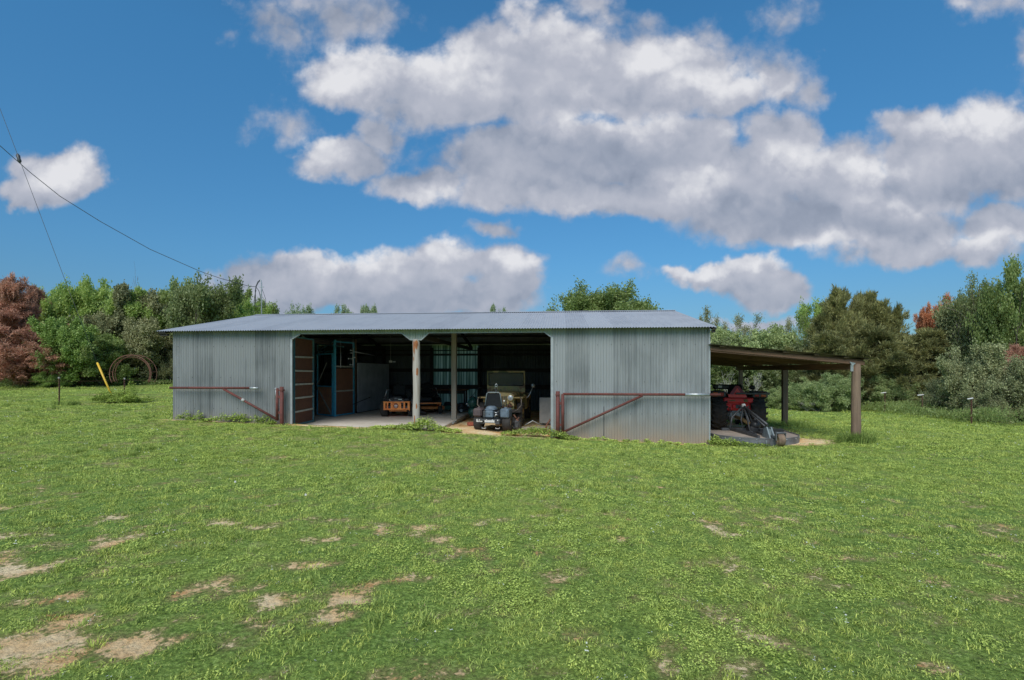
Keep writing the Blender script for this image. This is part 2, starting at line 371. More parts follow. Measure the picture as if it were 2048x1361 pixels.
# bare soil
def gp(px, py): 
    Y = CAM*F/(py-HY); return ((px-1024)/F*Y, Y)
PATCH = [(690,1195,65,28,1.55),(655,1228,60,22,1.4),(550,1205,55,22,1.2),(60,1290,150,42,1.45),(150,1245,90,24,1.1),(30,1150,75,28,1.4),(20,1335,110,40,1.5),(260,1300,90,26,1.1),(110,1200,120,20,.9),
 (440,1047,45,8,.8),(500,1060,40,6,.7),(650,1082,60,7,.8),(560,1055,30,6,.7),(850,1055,40,8,.8),(870,1082,45,9,.9),(840,1072,30,6,.7),(375,1190,40,9,.8),(270,1155,80,12,.6),
 (180,1235,90,16,.7),(1145,1147,30,8,.6),(985,1115,40,6,.6),(1860,1335,60,14,.9),(1720,1310,50,12,.6),(1330,1325,25,26,.8),(560,1345,30,20,.9),(880,1352,40,14,.8),(400,1270,90,9,.7),(760,1345,40,14,.6),
 (930,1230,50,12,.6),(950,1150,24,8,.5),(620,1130,50,8,.7),(1150,1270,40,16,.55),(1480,1330,60,16,.5),(1040,1330,50,14,.5),(500,1240,40,10,.7),(300,1310,60,14,.8),(1310,965,24,3,.6),(1900,905,60,5,.3),(270,812,22,3,.4),
 (110,1100,60,9,.5),(60,1075,50,6,.5)]
def dirt_mask(x, y):
    x = np.asarray(x, float); y = np.asarray(y, float)
    n = fbm(x*1.7+5, y*1.7+3, 5); n2 = fbm(x*7, y*7, 3)
    m = (n-.57)*2.4*np.clip((8-y)/4, -.3, 1)*np.clip((5-x)/7, .12, 1)
    dn = fbm(x*2.6+40, y*2.6+12, 4)
    for (px, py, rx, ry, a) in PATCH:
        cx, cy = gp(px, py); wx = rx/F*cy*1.15; wy = ry/(py-HY)*cy*1.15
        d = np.sqrt(((x-cx)/wx)**2+((y-cy)/wy)**2)*(.55+.9*dn)
        m = np.maximum(m, a*(1.05-d)*.62)
    # under the lean-to, along the wall foot, inside the dirt bay
    u, v = uv_of(x, y)
    ins = (u > 0.05) & (u < BW-.05) & (v > .1) & (v < BD)
    m = np.where(ins, 1.4, m)
    lt = np.minimum(np.minimum(u-BW+.1, BW+3.9-u), np.minimum(v+1.2, 9-v))
    dd = np.sqrt(((u-BW-1.6)/1.9)**2+((v-3.2)/3.9)**2)
    m = np.maximum(m, 1.3*(1.1-dd))
    dd = np.sqrt(((u-BW-2.35)/1.15)**2+((v-.2)/.9)**2); m = np.maximum(m, 1.2*(1.1-dd))
    ft = 1-np.abs(v+.12)/.22
    m = np.maximum(m, np.where((u > -.3) & (u < BW+.1), ft*.9, -1))
    bay = np.where((u > 8.4) & (u < 11.3) & (v < .2), 1-np.abs(v+.05)/.6, -1)
    m = np.maximum(m, bay)
    n3 = fbm(x*3+4, y*3, 4)
    m = m+((n2-.5)*1.0+(n3-.5)*1.1)*np.clip((12-y)/6, .35, 1)
    return np.clip((m-.02)*1.25, 0, 1)
# ------------------------------------------------------------------ camera, sun, sky
cd = bpy.data.cameras.new('camera'); cam = bpy.data.objects.new('camera', cd); col.objects.link(cam)
cam.location = (0, 0, CAM); cam.rotation_euler = (R(90), 0, 0)
cd.lens = 18; cd.sensor_width = 36; cd.shift_y = 61.5/2048; cd.clip_end = 3000; cd.clip_start = .05
sc.camera = cam
SUN_EL, SUN_AZ = R(45), R(196)     # azimuth clockwise from +Y: behind the camera, a little left
sd = bpy.data.lights.new('sun', 'SUN'); sd.energy = 2.7; sd.angle = R(40); sd.color = (1, .95, .87)
so = bpy.data.objects.new('sun', sd); col.objects.link(so)
sdir = Vector((math.sin(SUN_AZ)*math.cos(SUN_EL), math.cos(SUN_AZ)*math.cos(SUN_EL), math.sin(SUN_EL)))
so.rotation_euler = sdir.to_track_quat('Z', 'Y').to_euler(); so.location = (0, 0, 30)

def build_world():
    w = bpy.data.worlds.new('World'); sc.world = w; w.use_nodes = True
    N = w.node_tree.nodes; L = w.node_tree.links
    bg = N['Background']; bg.inputs['Strength'].default_value = .13
    sky = N.new('ShaderNodeTexSky'); sky.sky_type = 'NISHITA'; sky.sun_disc = False; sky.sun_elevation = SUN_EL; sky.sun_rotation = SUN_AZ
    sky.air_density = 1.0; sky.dust_density = .6; sky.ozone_density = 2.0
    tc = N.new('ShaderNodeTexCoord'); D = tc.outputs['Generated']
    sp = N.new('ShaderNodeSeparateXYZ'); L.new(D, sp.inputs[0])
    def mth(op, a, b=None, c=None, clamp=False):
        n = N.new('ShaderNodeMath'); n.operation = op; n.use_clamp = clamp
        for i, x in enumerate((a, b, c)):
            if x is None: continue
            if isinstance(x, (int, float)): n.inputs[i].default_value = x
            else: L.new(x, n.inputs[i])
        return n.outputs[0]
    yy = mth('MAXIMUM', sp.outputs[1], .08)
    u = mth('DIVIDE', sp.outputs[0], yy); v = mth('DIVIDE', sp.outputs[2], yy)
    cb = N.new('ShaderNodeCombineXYZ'); L.new(u, cb.inputs[0]); L.new(v, cb.inputs[1])
    P = cb.outputs[0]
    def noise(vec, sc_, det, rough=.6, off=(0, 0, 0), scl=(1, 1, 1), dist=0.):
        mp = N.new('ShaderNodeMapping'); mp.inputs['Location'].default_value = off; mp.inputs['Scale'].default_value = scl
        L.new(vec, mp.inputs[0]); n = N.new('ShaderNodeTexNoise'); n.inputs['Scale'].default_value = sc_; n.inputs['Detail'].default_value = det
        n.inputs['Roughness'].default_value = rough; n.inputs['Distortion'].default_value = dist; L.new(mp.outputs[0], n.inputs['Vector']); return n
    # warp the cloud plan so the outlines billow
    wn = noise(P, 5.5, 5, .6)
    vs = N.new('ShaderNodeVectorMath'); vs.operation = 'SUBTRACT'; L.new(wn.outputs['Color'], vs.inputs[0]); vs.inputs[1].default_value = (.5, .5, .5)
    vm = N.new('ShaderNodeVectorMath'); vm.operation = 'MULTIPLY_ADD'; L.new(vs.outputs[0], vm.inputs[0]); vm.inputs[1].default_value = (.16, .13, 0); L.new(P, vm.inputs[2])
    PW = vm.outputs[0]
    wn2 = noise(P, 18, 4, .6, (4, 4, 0))
    v2 = N.new('ShaderNodeVectorMath'); v2.operation = 'MULTIPLY_ADD'; L.new(wn2.outputs['Color'], v2.inputs[0]); v2.inputs[1].default_value = (.05, .05, 0); L.new(P, v2.inputs[2])
    PW2 = v2.outputs[0]
    def field(blobs, k=None):
        acc = None
        for (px, py, rx, ry, a) in blobs:
            c = ((px-1024)/F, (HY-py)/F, 0)
            s1 = N.new('ShaderNodeVectorMath'); s1.operation = 'SUBTRACT'; L.new(PW, s1.inputs[0]); s1.inputs[1].default_value = c
            s2 = N.new('ShaderNodeVectorMath'); s2.operation = 'MULTIPLY'; L.new(s1.outputs[0], s2.inputs[0]); s2.inputs[1].default_value = (F/rx, F/ry, 0)
            s3 = N.new('ShaderNodeVectorMath'); s3.operation = 'LENGTH'; L.new(s2.outputs[0], s3.inputs[0])
            f = mth('MULTIPLY_ADD', s3.outputs['Value'], -a, a)       # a*(1-d)
            if acc is None: acc = f
            else: acc = mth('SMOOTH_MAX', acc, f, .12)
        return acc
    CL = [(740,150,160,75,1),(900,170,190,110,1),(1080,150,210,130,1),(1230,160,150,110,1),(1340,150,150,105,1),(1440,190,110,50,.8),(1180,300,240,110,1),(1020,330,220,90,1),
          (1330,310,160,110,1),(1570,300,110,95,1),(1480,370,240,95,1),(1680,380,190,110,1),(1860,330,170,130,1),(1990,300,150,110,1),(1840,250,110,55,.9),(1750,450,210,90,1),(1560,440,230,70,1),(1250,390,360,55,1),
          (1000,385,150,50,.9),(840,365,130,52,.9),(690,315,120,52,.9),(770,270,60,45,.7),(1950,500,120,45,.9),(1800,500,150,50,.9),(1990,450,130,60,.8),(985,450,80,28,.7),
          (600,575,230,66,1),(760,570,180,66,1),(890,535,110,74,1),(1010,555,95,78,1),(850,600,260,50,1),(620,550,170,46,.9),
          (1420,550,100,34,.9),(1490,555,100,46,1),(1550,585,100,42,1),(1370,545,60,20,.8),(1500,640,120,16,.7),
          (110,340,105,66,1),(65,375,75,40,.9),(180,355,60,36,.8),
          (520,45,100,65,.26),(720,35,170,70,.26),(600,75,80,36,.22),(1310,35,85,46,.24),(1555,20,85,34,.22),(2000,20,120,50,.34),(2040,110,60,70,.24),(580,245,70,42,.26),(1240,545,56,22,.22),
          (1560,160,70,60,.35),(1620,180,50,60,.35),(1180,20,90,60,.4),(1350,90,200,80,.3),(1060,60,80,60,.5)]
    fld = field(CL)
    n1 = noise(P, 4.2, 9, .62, (3.1, 1.7, 0)); n2 = noise(P, 15, 7, .6, (1, 5, 0))
    dens = mth('MULTIPLY_ADD', mth('SUBTRACT', n1.outputs['Fac'], .5), 1.0, fld)
    dens = mth('MULTIPLY_ADD', mth('SUBTRACT', n2.outputs['Fac'], .5), .38, dens)
    vz = []
    for off in ((0, 0, 0), (.006, -.022, 0)):
        mp = N.new('ShaderNodeMapping'); mp.inputs['Location'].default_value = off; L.new(PW2, mp.inputs[0])
        vo = N.new('ShaderNodeTexVoronoi'); vo.feature = 'F1'; vo.inputs['Scale'].default_value = 9.5
        vo.inputs['Detail'].default_value = 2.; vo.inputs['Roughness'].default_value = .55; vo.inputs['Lacunarity'].default_value = 2.3; vo.normalize = True
        L.new(mp.outputs[0], vo.inputs['Vector']); vz.append(vo.outputs['Distance'])
    puff = mth('SUBTRACT', .35, vz[0])
    dens = mth('ADD', mth('MULTIPLY_ADD', puff, .8, dens), -.10)
    puffrel = mth('SUBTRACT', vz[1], vz[0])
    # elsewhere (behind and beside the view) broken cloud of the same kind
    g1 = noise(D, 2.2, 7, .6, (.3, .9, 0), (1, 1, 2.2)); gd = mth('MULTIPLY_ADD', g1.outputs['Fac'], 3.2, -1.6)
    wv = N.new('ShaderNodeMapRange'); L.new(sp.outputs[1], wv.inputs[0]); wv.inputs[1].default_value = .35; wv.inputs[2].default_value = .15
    dens = mth('ADD', mth('MULTIPLY', dens, mth('SUBTRACT', 1, wv.outputs[0])), mth('MULTIPLY', gd, wv.outputs[0]))
    cov = N.new('ShaderNodeMapRange'); cov.interpolation_type = 'SMOOTHSTEP'; L.new(dens, cov.inputs[0]); cov.inputs[1].default_value = -.10; cov.inputs[2].default_value = .30
    # relief: the same noise a step towards the sun
    n1b = noise(P, 4.2, 6, .6, (3.1+.020, 1.7-.045, 0)); n1c = noise(P, 4.2, 6, .6, (3.1, 1.7, 0))
    n3 = noise(P, 9, 7, .6, (2, 2, 0)); n3b = noise(P, 9, 7, .6, (2.012, 1.972, 0))
    rel = mth('ADD', mth('SUBTRACT', n1c.outputs['Fac'], n1b.outputs['Fac']), mth('MULTIPLY', mth('SUBTRACT', n3.outputs['Fac'], n3b.outputs['Fac']), .35))
    DK = [(1180,310,250,60,1),(1250,340,300,50,.8),(1650,440,330,60,.9),(1950,370,150,60,.8),(800,270,150,60,.5),(760,600,300,34,.8),(850,330,170,50,.7),(1500,592,110,22,.6),(1010,260,200,60,.4),(1040,600,60,40,.5),(120,390,60,20,.4),(720,30,150,50,.7),(560,60,90,50,.6),(480,545,70,40,.6),(1500,440,260,50,.6)]
    dk = field(DK)
    dkr = N.new('ShaderNodeMapRange'); dkr.interpolation_type = 'SMOOTHSTEP'; L.new(mth('MULTIPLY_ADD', mth('SUBTRACT', n1.outputs['Fac'], .5), .35, dk), dkr.inputs[0]); dkr.inputs[1].default_value = -.35; dkr.inputs[2].default_value = .75
    edge = N.new('ShaderNodeMapRange'); edge.interpolation_type = 'SMOOTHSTEP'; L.new(dens, edge.inputs[0]); edge.inputs[1].default_value = .1; edge.inputs[2].default_value = .9
    lum = mth('MULTIPLY_ADD', rel, .45, .60); lum = mth('MULTIPLY_ADD', mth('MULTIPLY', puffrel, mth('SUBTRACT', 1.5, edge.outputs[0])), .8, lum)
    BR = [(700,130,130,60,1),(860,120,150,50,1),(1330,110,90,40,1),(1430,160,100,50,1),(1200,240,200,40,.8),(1100,60,120,50,.6),(640,290,60,50,.8),(1390,355,100,36,1),(1600,330,110,40,.7),(1740,345,80,30,.8),(1930,240,140,40,1),(880,500,100,32,1),(700,525,150,26,.9),(1030,525,60,34,1),(1400,540,90,22,1),(1500,530,110,22,1),(120,320,80,50,1),(1800,410,140,30,.6),(1960,480,110,26,.8),(1660,490,130,22,.7),(850,385,100,30,.6)]
    br = field(BR); brr = N.new('ShaderNodeMapRange'); brr.interpolation_type = 'SMOOTHSTEP'; L.new(mth('MULTIPLY_ADD', mth('SUBTRACT', n1.outputs['Fac'], .5), .5, br), brr.inputs[0]); brr.inputs[1].default_value = -.3; brr.inputs[2].default_value = .8
    lum = mth('MULTIPLY_ADD', brr.outputs[0], .36, lum)
    lum = mth('MULTIPLY_ADD', dkr.outputs[0], -.24, lum)
    lum = mth('MULTIPLY_ADD', edge.outputs[0], .10, lum)
    cr = N.new('ShaderNodeValToRGB'); e = cr.color_ramp.elements
    e[0].position = .12; e[0].color = (.235, .275, .365, 1); e[1].position = 1.0; e[1].color = (.84, .84, .87, 1)
    x = e.new(.42); x.color = (.345, .385, .48, 1); x = e.new(.72); x.color = (.52, .54, .62, 1)
    L.new(lum, cr.inputs[0])
    cs = N.new('ShaderNodeVectorMath'); cs.operation = 'SCALE'; L.new(cr.outputs[0], cs.inputs[0]); cs.inputs['Scale'].default_value = 6.3
    tint = N.new('ShaderNodeMix'); tint.data_type = 'RGBA'; tint.blend_type = 'MULTIPLY'; tint.inputs[0].default_value = 1
    tr = N.new('ShaderNodeValToRGB'); te = tr.color_ramp.elements; te[0].position = .10; te[0].color = (.27, .45, .58, 1); te[1].position = .5; te[1].color = (.335, .80, .98, 1)
    tx = te.new(.2); tx.color = (.29, .565, .71, 1); L.new(sp.outputs[2], tr.inputs[0])
    L.new(sky.outputs[0], tint.inputs[6]); L.new(tr.outputs[0], tint.inputs[7])
    mx = N.new('ShaderNodeMix'); mx.data_type = 'RGBA'; L.new(mth('MULTIPLY', cov.outputs[0], .96), mx.inputs[0]); L.new(tint.outputs[2], mx.inputs[6]); L.new(cs.outputs[0], mx.inputs[7])
    L.new(mx.outputs[2], bg.inputs['Color'])
SKYT = (.75, .95, 1.05)
build_world()
sc.view_settings.view_transform = 'Standard'; sc.view_settings.look = 'None'; sc.view_settings.gamma = 1; sc.view_settings.exposure = .2

# ------------------------------------------------------------------ ground: one sheet
def axis(fine0, fine1, step, far0, far1, g=1.16):
    a = list(np.arange(fine0, fine1+1e-6, step)); s = step; x = a[-1]
    while x < far1: s *= g; x += s; a.append(x)
    s = step; x = a[0]; b = []
    while x > far0: s *= g; x -= s; b.append(x)
    return np.array(b[::-1]+a)
xs = axis(-12.5, 12.5, .065, -900, 900, 1.13); ys = axis(2.2, 17.5, .065, -600, 1200, 1.13)
XX, YY = np.meshgrid(xs, ys)
ZZ = gz(XX, YY)
u_, v_ = uv_of(XX, YY)
inb = (u_ > .05) & (u_ < 8.2) & (v_ > .12) & (v_ < BD)
near = np.clip(1-np.hypot(XX, YY)/45, 0, 1)
ZZ = ZZ+(fbm(XX*.9, YY*.9, 4)-.5)*.05*near+(fbm(XX*4, YY*4, 3)-.5)*.02*near
ZZ = np.where(inb, ZZ-.22, ZZ)
DM = dirt_mask(XX, YY)
ZZ = ZZ-DM*.012
me = bpy.data.meshes.new('ground'); ny, nx = XX.shape
vv = np.stack([XX, YY, ZZ], -1).reshape(-1, 3)
i0 = (np.arange(ny-1)[:, None]*nx+np.arange(nx-1)[None]).ravel()
ff = np.stack([i0, i0+1, i0+nx+1, i0+nx], -1)
def fast_mesh(me, verts, faces):
    n = faces.shape[1]
    me.vertices.add(len(verts)); me.vertices.foreach_set('co', verts.astype(np.float32).ravel())
    me.loops.add(faces.size); me.loops.foreach_set('vertex_index', faces.astype(np.int32).ravel())
    me.polygons.add(len(faces)); me.polygons.foreach_set('loop_start', (np.arange(len(faces))*n).astype(np.int32))
    me.update(calc_edges=True)
fast_mesh(me, vv, ff)
me.attributes.new('dirt', 'FLOAT', 'POINT').data.foreach_set('value', DM.ravel().astype(np.float32))
me.polygons.foreach_set('use_smooth', [True]*len(me.polygons))
ground = bpy.data.objects.new('ground', me); col.objects.link(ground); ground['kind'] = 'structure'

def groundmat():
    m, N, L = newmat('mown_lawn_and_clay'); b = N['Principled BSDF']; b.inputs['Roughness'].default_value = .95; b.inputs['Specular IOR Level'].default_value = .15
    tc = N.new('ShaderNodeTexCoord')
    def noise(s, d=5, r=.6, sc_=None):
        n = N.new('ShaderNodeTexNoise'); n.inputs['Scale'].default_value = s; n.inputs['Detail'].default_value = d; n.inputs['Roughness'].default_value = r
        if sc_:
            mp = N.new('ShaderNodeMapping'); mp.inputs['Scale'].default_value = sc_; L.new(tc.outputs['Object'], mp.inputs[0]); L.new(mp.outputs[0], n.inputs['Vector'])
        else: L.new(tc.outputs['Object'], n.inputs['Vector'])
        return n.outputs['Fac']
    def ramp(f, *st):
        r = N.new('ShaderNodeValToRGB'); e = r.color_ramp.elements
        e[0].position, e[0].color = st[0][0], (*st[0][1], 1); e[1].position, e[1].color = st[-1][0], (*st[-1][1], 1)
        for p, c in st[1:-1]: q = e.new(p); q.color = (*c, 1)
        L.new(f, r.inputs[0]); return r.outputs[0]
    def mix(f, a, b_, bl='MIX'):
        x = N.new('ShaderNodeMix'); x.data_type = 'RGBA'; x.blend_type = bl
        if isinstance(f, float): x.inputs[0].default_value = f
        else: L.new(f, x.inputs[0])
        L.new(a, x.inputs[6]); L.new(b_, x.inputs[7]); return x.outputs[2]
    fine = ramp(noise(30, 7, .8), (.41, (.035, .045, .016)), (.49, (.15, .225, .05)), (.56, (.33, .45, .11)), (.64, (.62, .74, .28)))
    mid = ramp(noise(2.2, 7, .7), (.36, (.21, .33, .075)), (.52, (.31, .44, .09)), (.70, (.44, .54, .13)))
    g = mix(.35, fine, mid)
    big = ramp(noise(.23, 4, .6), (.38, (.80, .90, .80)), (.62, (1.15, 1.10, .95)))
    g = mix(1., g, big, 'MULTIPLY')
    straw = ramp(noise(1.7, 9, .8), (.57, (0, 0, 0)), (.72, (.6, .6, .6)))
    strawc = N.new('ShaderNodeRGB'); strawc.outputs[0].default_value = (.52, .46, .24, 1)
    g = mix(straw, g, strawc.outputs[0])
    soil = ramp(noise(1.1, 7, .65), (.36, (.66, .33, .12)), (.45, (.88, .60, .31)), (.56, (.95, .77, .48)))
    soil2 = ramp(noise(30, 6, .7), (.32, (.66, .62, .58)), (.52, (1.1, 1.08, 1.05)))
    soil = mix(1., soil, soil2, 'MULTIPLY')
    # the barn floor is redder clay
    a = N.new('ShaderNodeAttribute'); a.attribute_name = 'dirt'
    nn = N.new('ShaderNodeMath'); nn.operation = 'MULTIPLY_ADD'; L.new(noise(22, 4), nn.inputs[0]); nn.inputs[1].default_value = 1.9; nn.inputs[2].default_value = -1.0
    ad = N.new('ShaderNodeMath'); ad.operation = 'ADD'; L.new(a.outputs['Fac'], ad.inputs[0]); L.new(nn.outputs[0], ad.inputs[1])
    mr = N.new('ShaderNodeMapRange'); mr.interpolation_type = 'SMOOTHSTEP'; L.new(ad.outputs[0], mr.inputs[0]); mr.inputs[1].default_value = .30; mr.inputs[2].default_value = .62
    th = N.new('ShaderNodeRGB'); th.outputs[0].default_value = (.34, .25, .12, 1)
    tm = N.new('ShaderNodeMapRange'); L.new(a.outputs['Fac'], tm.inputs[0]); tm.inputs[1].default_value = .0; tm.inputs[2].default_value = .35; tm.inputs[4].default_value = .55
    thc = mix(1., th.outputs[0], ramp(noise(34, 5, .7), (.4, (.35, .35, .35)), (.6, (1.5, 1.5, 1.5))), 'MULTIPLY')
    g = mix(tm.outputs[0], g, thc)
    c = mix(mr.outputs[0], g, soil)
    L.new(c, b.inputs['Base Color'])
    bp = N.new('ShaderNodeBump'); bp.inputs['Strength'].default_value = 1.; bp.inputs['Distance'].default_value = .05
    L.new(noise(18, 7, .75), bp.inputs['Height']); L.new(bp.outputs[0], b.inputs['Normal'])
    return m
me.materials.append(groundmat())

# slab of the left bay and a worn apron
mb = MB(); SL = .06
mb.box((.05, .02, -.35), (8.17, BD-.05, SL), bev=.015)
slab = mb.build('floor', M['concrete']); slab.location = BL; slab.rotation_euler = (0, 0, BA); slab['kind'] = 'structure'

# ------------------------------------------------------------------ the barn
barn = empty('metal_barn', BL, BA, 'long low barn of grey corrugated metal with two open bays', 'barn')
PER = .0762
def corr(mb, u0, u1, lo, hi, y=0., amp=.013, spp=6, mi=0, thick=0, T=None, rows=1):
    """corrugated sheet standing at y, running along x from u0 to u1; lo/hi are functions of x"""
    n = int((u1-u0)/PER*spp); xs_ = np.linspace(u0, u1, n+1)
    vs = []; fs = []
    for i, x in enumerate(xs_):
        yy_ = y+amp*math.cos(2*math.pi*x/PER)
        a, b = lo(x), hi(x)
        for k in range(rows+1): vs.append((x, yy_, a+(b-a)*k/rows))
    for i in range(n):
        for k in range(rows):
            p = i*(rows+1)+k; q = p+rows+1; fs.append((p, q, q+1, p+1))
    mb.add(vs, fs, mi, True, T)
c_ = lambda z: (lambda x: z)
EAVE = 2.90
HB = 2.845
uj1, ujp, uj2 = U(584), U(832), U(1103)
def bolts(mb, u0, u1, zs, y, mi=1, step=.381):
    rr = random.Random(3)
    for z in zs:
        x = math.ceil(u0/PER)*PER+PER/2
        while x < u1-.05:
            if rr.random() < .85: mb.ball((x, y-.012, z+rr.uniform(-.008, .008)), .011, mi, 4)
            x += PER*rr.choice((3, 4, 5))
# wall left of the bays
mb = MB(); corr(mb, 0, uj1, c_(-.35), c_(EAVE+.08)); bolts(mb, .1, uj1, (2.48, 1.55, .62), 0)
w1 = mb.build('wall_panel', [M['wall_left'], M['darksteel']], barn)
mb = MB(); corr(mb, uj2, BW, c_(-.75), c_(EAVE+.08)); bolts(mb, uj2+.1, BW, (2.48, 1.45, .55), 0)
mb.box((12.93, -.016, -.6), (12.945, -.008, .75), 1)
w2 = mb.build('wall_panel', [M['wall'], M['darksteel']], barn)
# left and right end walls: gables
def gable(x0, depth_amp):
    mb = MB()
    hi = lambda y: EAVE+.06+(1.0*(1-abs(y-BD/2)/(BD/2)))
    T = Matrix(((0, 1, 0, x0), (1, 0, 0, 0), (0, 0, 1, 0), (0, 0, 0, 1)))
    corr(mb, 0, BD, c_(-.8), hi, 0, T=T, spp=5); return mb
gable(0.0, 0).build('end_wall', M['wall'], barn); 
mb = gable(BW, 0); 
mb.build('end_wall', M['wall'], barn)
# back wall: grey sheets with a translucent ribbed stretch; a gap of daylight is left under the eave
b0, b1, b2, b3 = U(700, BD), U(864, BD-.1), U(955, BD-.1), U(960, BD)
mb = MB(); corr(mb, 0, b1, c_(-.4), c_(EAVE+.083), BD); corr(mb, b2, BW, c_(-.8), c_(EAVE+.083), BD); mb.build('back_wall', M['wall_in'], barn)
mb = MB(); corr(mb, b1, b2, c_(-.4), c_(EAVE+.075), BD-.03, spp=6); mb.build('ribbed_skylight_sheet', M['fibre'], barn)
# header over the bays, with the slanting corners and the bracket at the post
def hlo(x):
    z = HB
    z = min(z, HB-.13+(x-uj1)*.55) if x < uj1+.24 else z
    z = min(z, HB-.15-(x-uj2)*.75*1.0) if x > uj2-.2 else z
    a0, a1, a2, a3 = U(803), U(821), U(843), U(858)
    if a0 < x < a3:
        zb = HB-.20
        if x < a1: z = HB-(HB-zb)*(x-a0)/(a1-a0)
        elif x > a2: z = HB-(HB-zb)*(a3-x)/(a3-a2)
        else: z = zb
    return z
mb = MB(); corr(mb, uj1, uj2, hlo, c_(EAVE+.08), -.004, spp=8); mb.build('header_panel', M['header'], barn)
mb = MB(); mb.box((uj1-.035, -.03, -.3), (uj1+.018, .03, HB-.15)); mb.bar((uj1, -.0, HB-.16), (uj1+.26, 0, HB-.01), .06, .03)
mb.box((uj2-.02, -.03, -.5), (uj2+.05, .03, HB-.14)); mb.bar((uj2, 0, HB-.15), (uj2-.2, 0, HB-.0), .06, .03)
mb.box((uj1+.28, -.022, HB-.012), (U(803), .02, HB+.012)); mb.box((U(858), -.022, HB-.012), (uj2-.2, .02, HB+.012))
mb.bar((U(803), 0, HB), (U(821), 0, HB-.2), .05, .022); mb.bar((U(858), 0, HB), (U(843), 0, HB-.2), .05, .022); mb.box((U(820.5), -.024, HB-.212), (U(843.5), .02, HB-.19))
mb.build('bay_trim', M['trim'], barn)
# right corner trim: nicked white edge
mb = MB(); mb.box((BW-.005, -.028, -.7), (BW+.03, .03, 2.86)); mb.build('corner_trim', M['trim'], barn)
# roof
RZ0 = 2.935; RIDGE = 3.97; OV = .27
def roofz(v): return RZ0+(RIDGE-RZ0)*(1-abs(v-BD/2)/(BD/2+OV))
def roof_side(front):
    mb = MB(); n = int((BW+.44)/PER*6); xs_ = np.linspace(-.30, BW+.14, n+1); vs = []; fs = []
    va, vb = (-OV, BD/2) if front else (BD+OV, BD/2)
    for x in xs_:
        dz = .011*math.cos(2*math.pi*x/PER)
        vs += [(x, va, roofz(va)+dz), (x, vb, roofz(vb)+dz)]
    for i in range(n): fs.append((2*i, 2*i+2, 2*i+3, 2*i+1) if front else (2*i+1, 2*i+3, 2*i+2, 2*i))
    mb.add(vs, fs, 0, True); return mb
rf = roof_side(True).build('roof', M['roofm'], barn)
roof_side(False).build('roof', M['roofm'], barn)
mb = MB()
for s in (-1, 1):
    mb.add([(-.32, BD/2, RIDGE+.03), (BW+.16, BD/2, RIDGE+.03), (BW+.16, BD/2+s*.17, RIDGE-.012), (-.32, BD/2+s*.17, RIDGE-.012)], [(0, 1, 2, 3)])
mb.build('ridge_cap', M['roofm'], rf)
# eave ends: doubled boards sticking out at both gables
for x0, x1 in ((-.27, -.06), (BW+.04, BW+.13)):
    mb = MB()
    for a, b in ((-OV+.04, BD/2), (BD+OV-.04, BD/2)):
        mb.bar(((x0+x1)/2, a, roofz(a)-.055), ((x0+x1)/2, b, roofz(b)-.055), x1-x0, .05)
    mb.build('eave_board', M['dark'], barn)
for v in (-.18, .5, 2.2, 3.9):
    for xa, xb in ((-.25, -.03), (BW+.035, BW+.12)):
        mb = MB(); mb.box((xa, v, roofz(v+.09)-.175), (xb, v+.09, roofz(v)-.088)); mb.build('outlooker', M['dark'], barn)
# rafters and purlins inside
for u in (3.2, 7.56, 11.9):
    mb = MB(); mb.bar((u, .1, roofz(.1)-.20), (u, BD/2, RIDGE-.20), .05, .16); mb.bar((u, BD-.1, roofz(.1)-.20), (u, BD/2, RIDGE-.20), .05, .16)
    mb.bar((u, .3, EAVE-.12), (u, BD-.3, EAVE-.12), .05, .14)
    mb.build('rafter', M['dark'], barn)
for v in (.6, 1.8, 3.0, 4.2, 5.5, 6.7, 7.9, 9.1):
    mb = MB(); mb.box((.1, v, roofz(v)-.115), (BW-.1, v+.09, roofz(v)-.035)); mb.build('purlin', M['dark'], barn)
for z, h in ((2.52, .10), (1.78, .16), (.98, .20), (2.72, .05)):
    mb = MB(); mb.box((.1, BD-.16, z-h/2), (BW-.1, BD-.06, z+h/2)); mb.build('girt', M['dark'], barn)
for v in (2.4, 4.85, 7.3, 9.45):
    for u in (.12, BW-.24):
        mb = MB(); mb.box((u, v, -.3), (u+.12, v+.12, roofz(v)-.12)); mb.build('stud', M['dark'], barn)
for u in (b1-.05, b2+.02, 3.2, 12.2):
    mb = MB(); mb.box((u, BD-.26, -.2), (u+.14, BD-.17, EAVE-.05)); mb.build('stud', M['dark'], barn)
# round centre post, bare orange wood near the top and in knots
mb = MB(); rr = random.Random(4)
pts = [(ujp+rr.uniform(-.008, .008), .05, z) for z in np.linspace(-.25, HB-.18, 14)]
mb.tube(pts, [.185*.56*(1+rr.uniform(-.05, .05)) for _ in pts], 14)
pst = mb.build('round_post', M['oldpost'], barn)
pst['label'] = 'weathered white round post between the two bays'
def scab(z, dx, w, h):
    mb = MB()
    vs = []; fs = []; n = 10
    for k in range(n):
        a = 2*math.pi*k/n; q = rr.uniform(.75, 1.15); x = dx+w*q*math.cos(a); zz = z+h*q*math.sin(a)
        vs.append((ujp+x, .05-math.sqrt(max(.0001, .1085**2-min(abs(x), .107)**2)), zz))
    vs.append((ujp+dx, .05-math.sqrt(.113**2-dx*dx), z))
    fs = [(k, (k+1) % n, n) for k in range(n)]
    mb.add(vs, fs); mb.build('bare_wood_patch', M['rotwood'], pst)
scab(HB-.40, -.045, .03, .22); scab(HB-.34, .02, .05, .14); scab(1.72, .05, .035, .13); scab(.72, .03, .022, .09); scab(.35, -.03, .02, .14); scab(2.1, -.06, .012, .07)
scab(.2, .05, .02, .1)
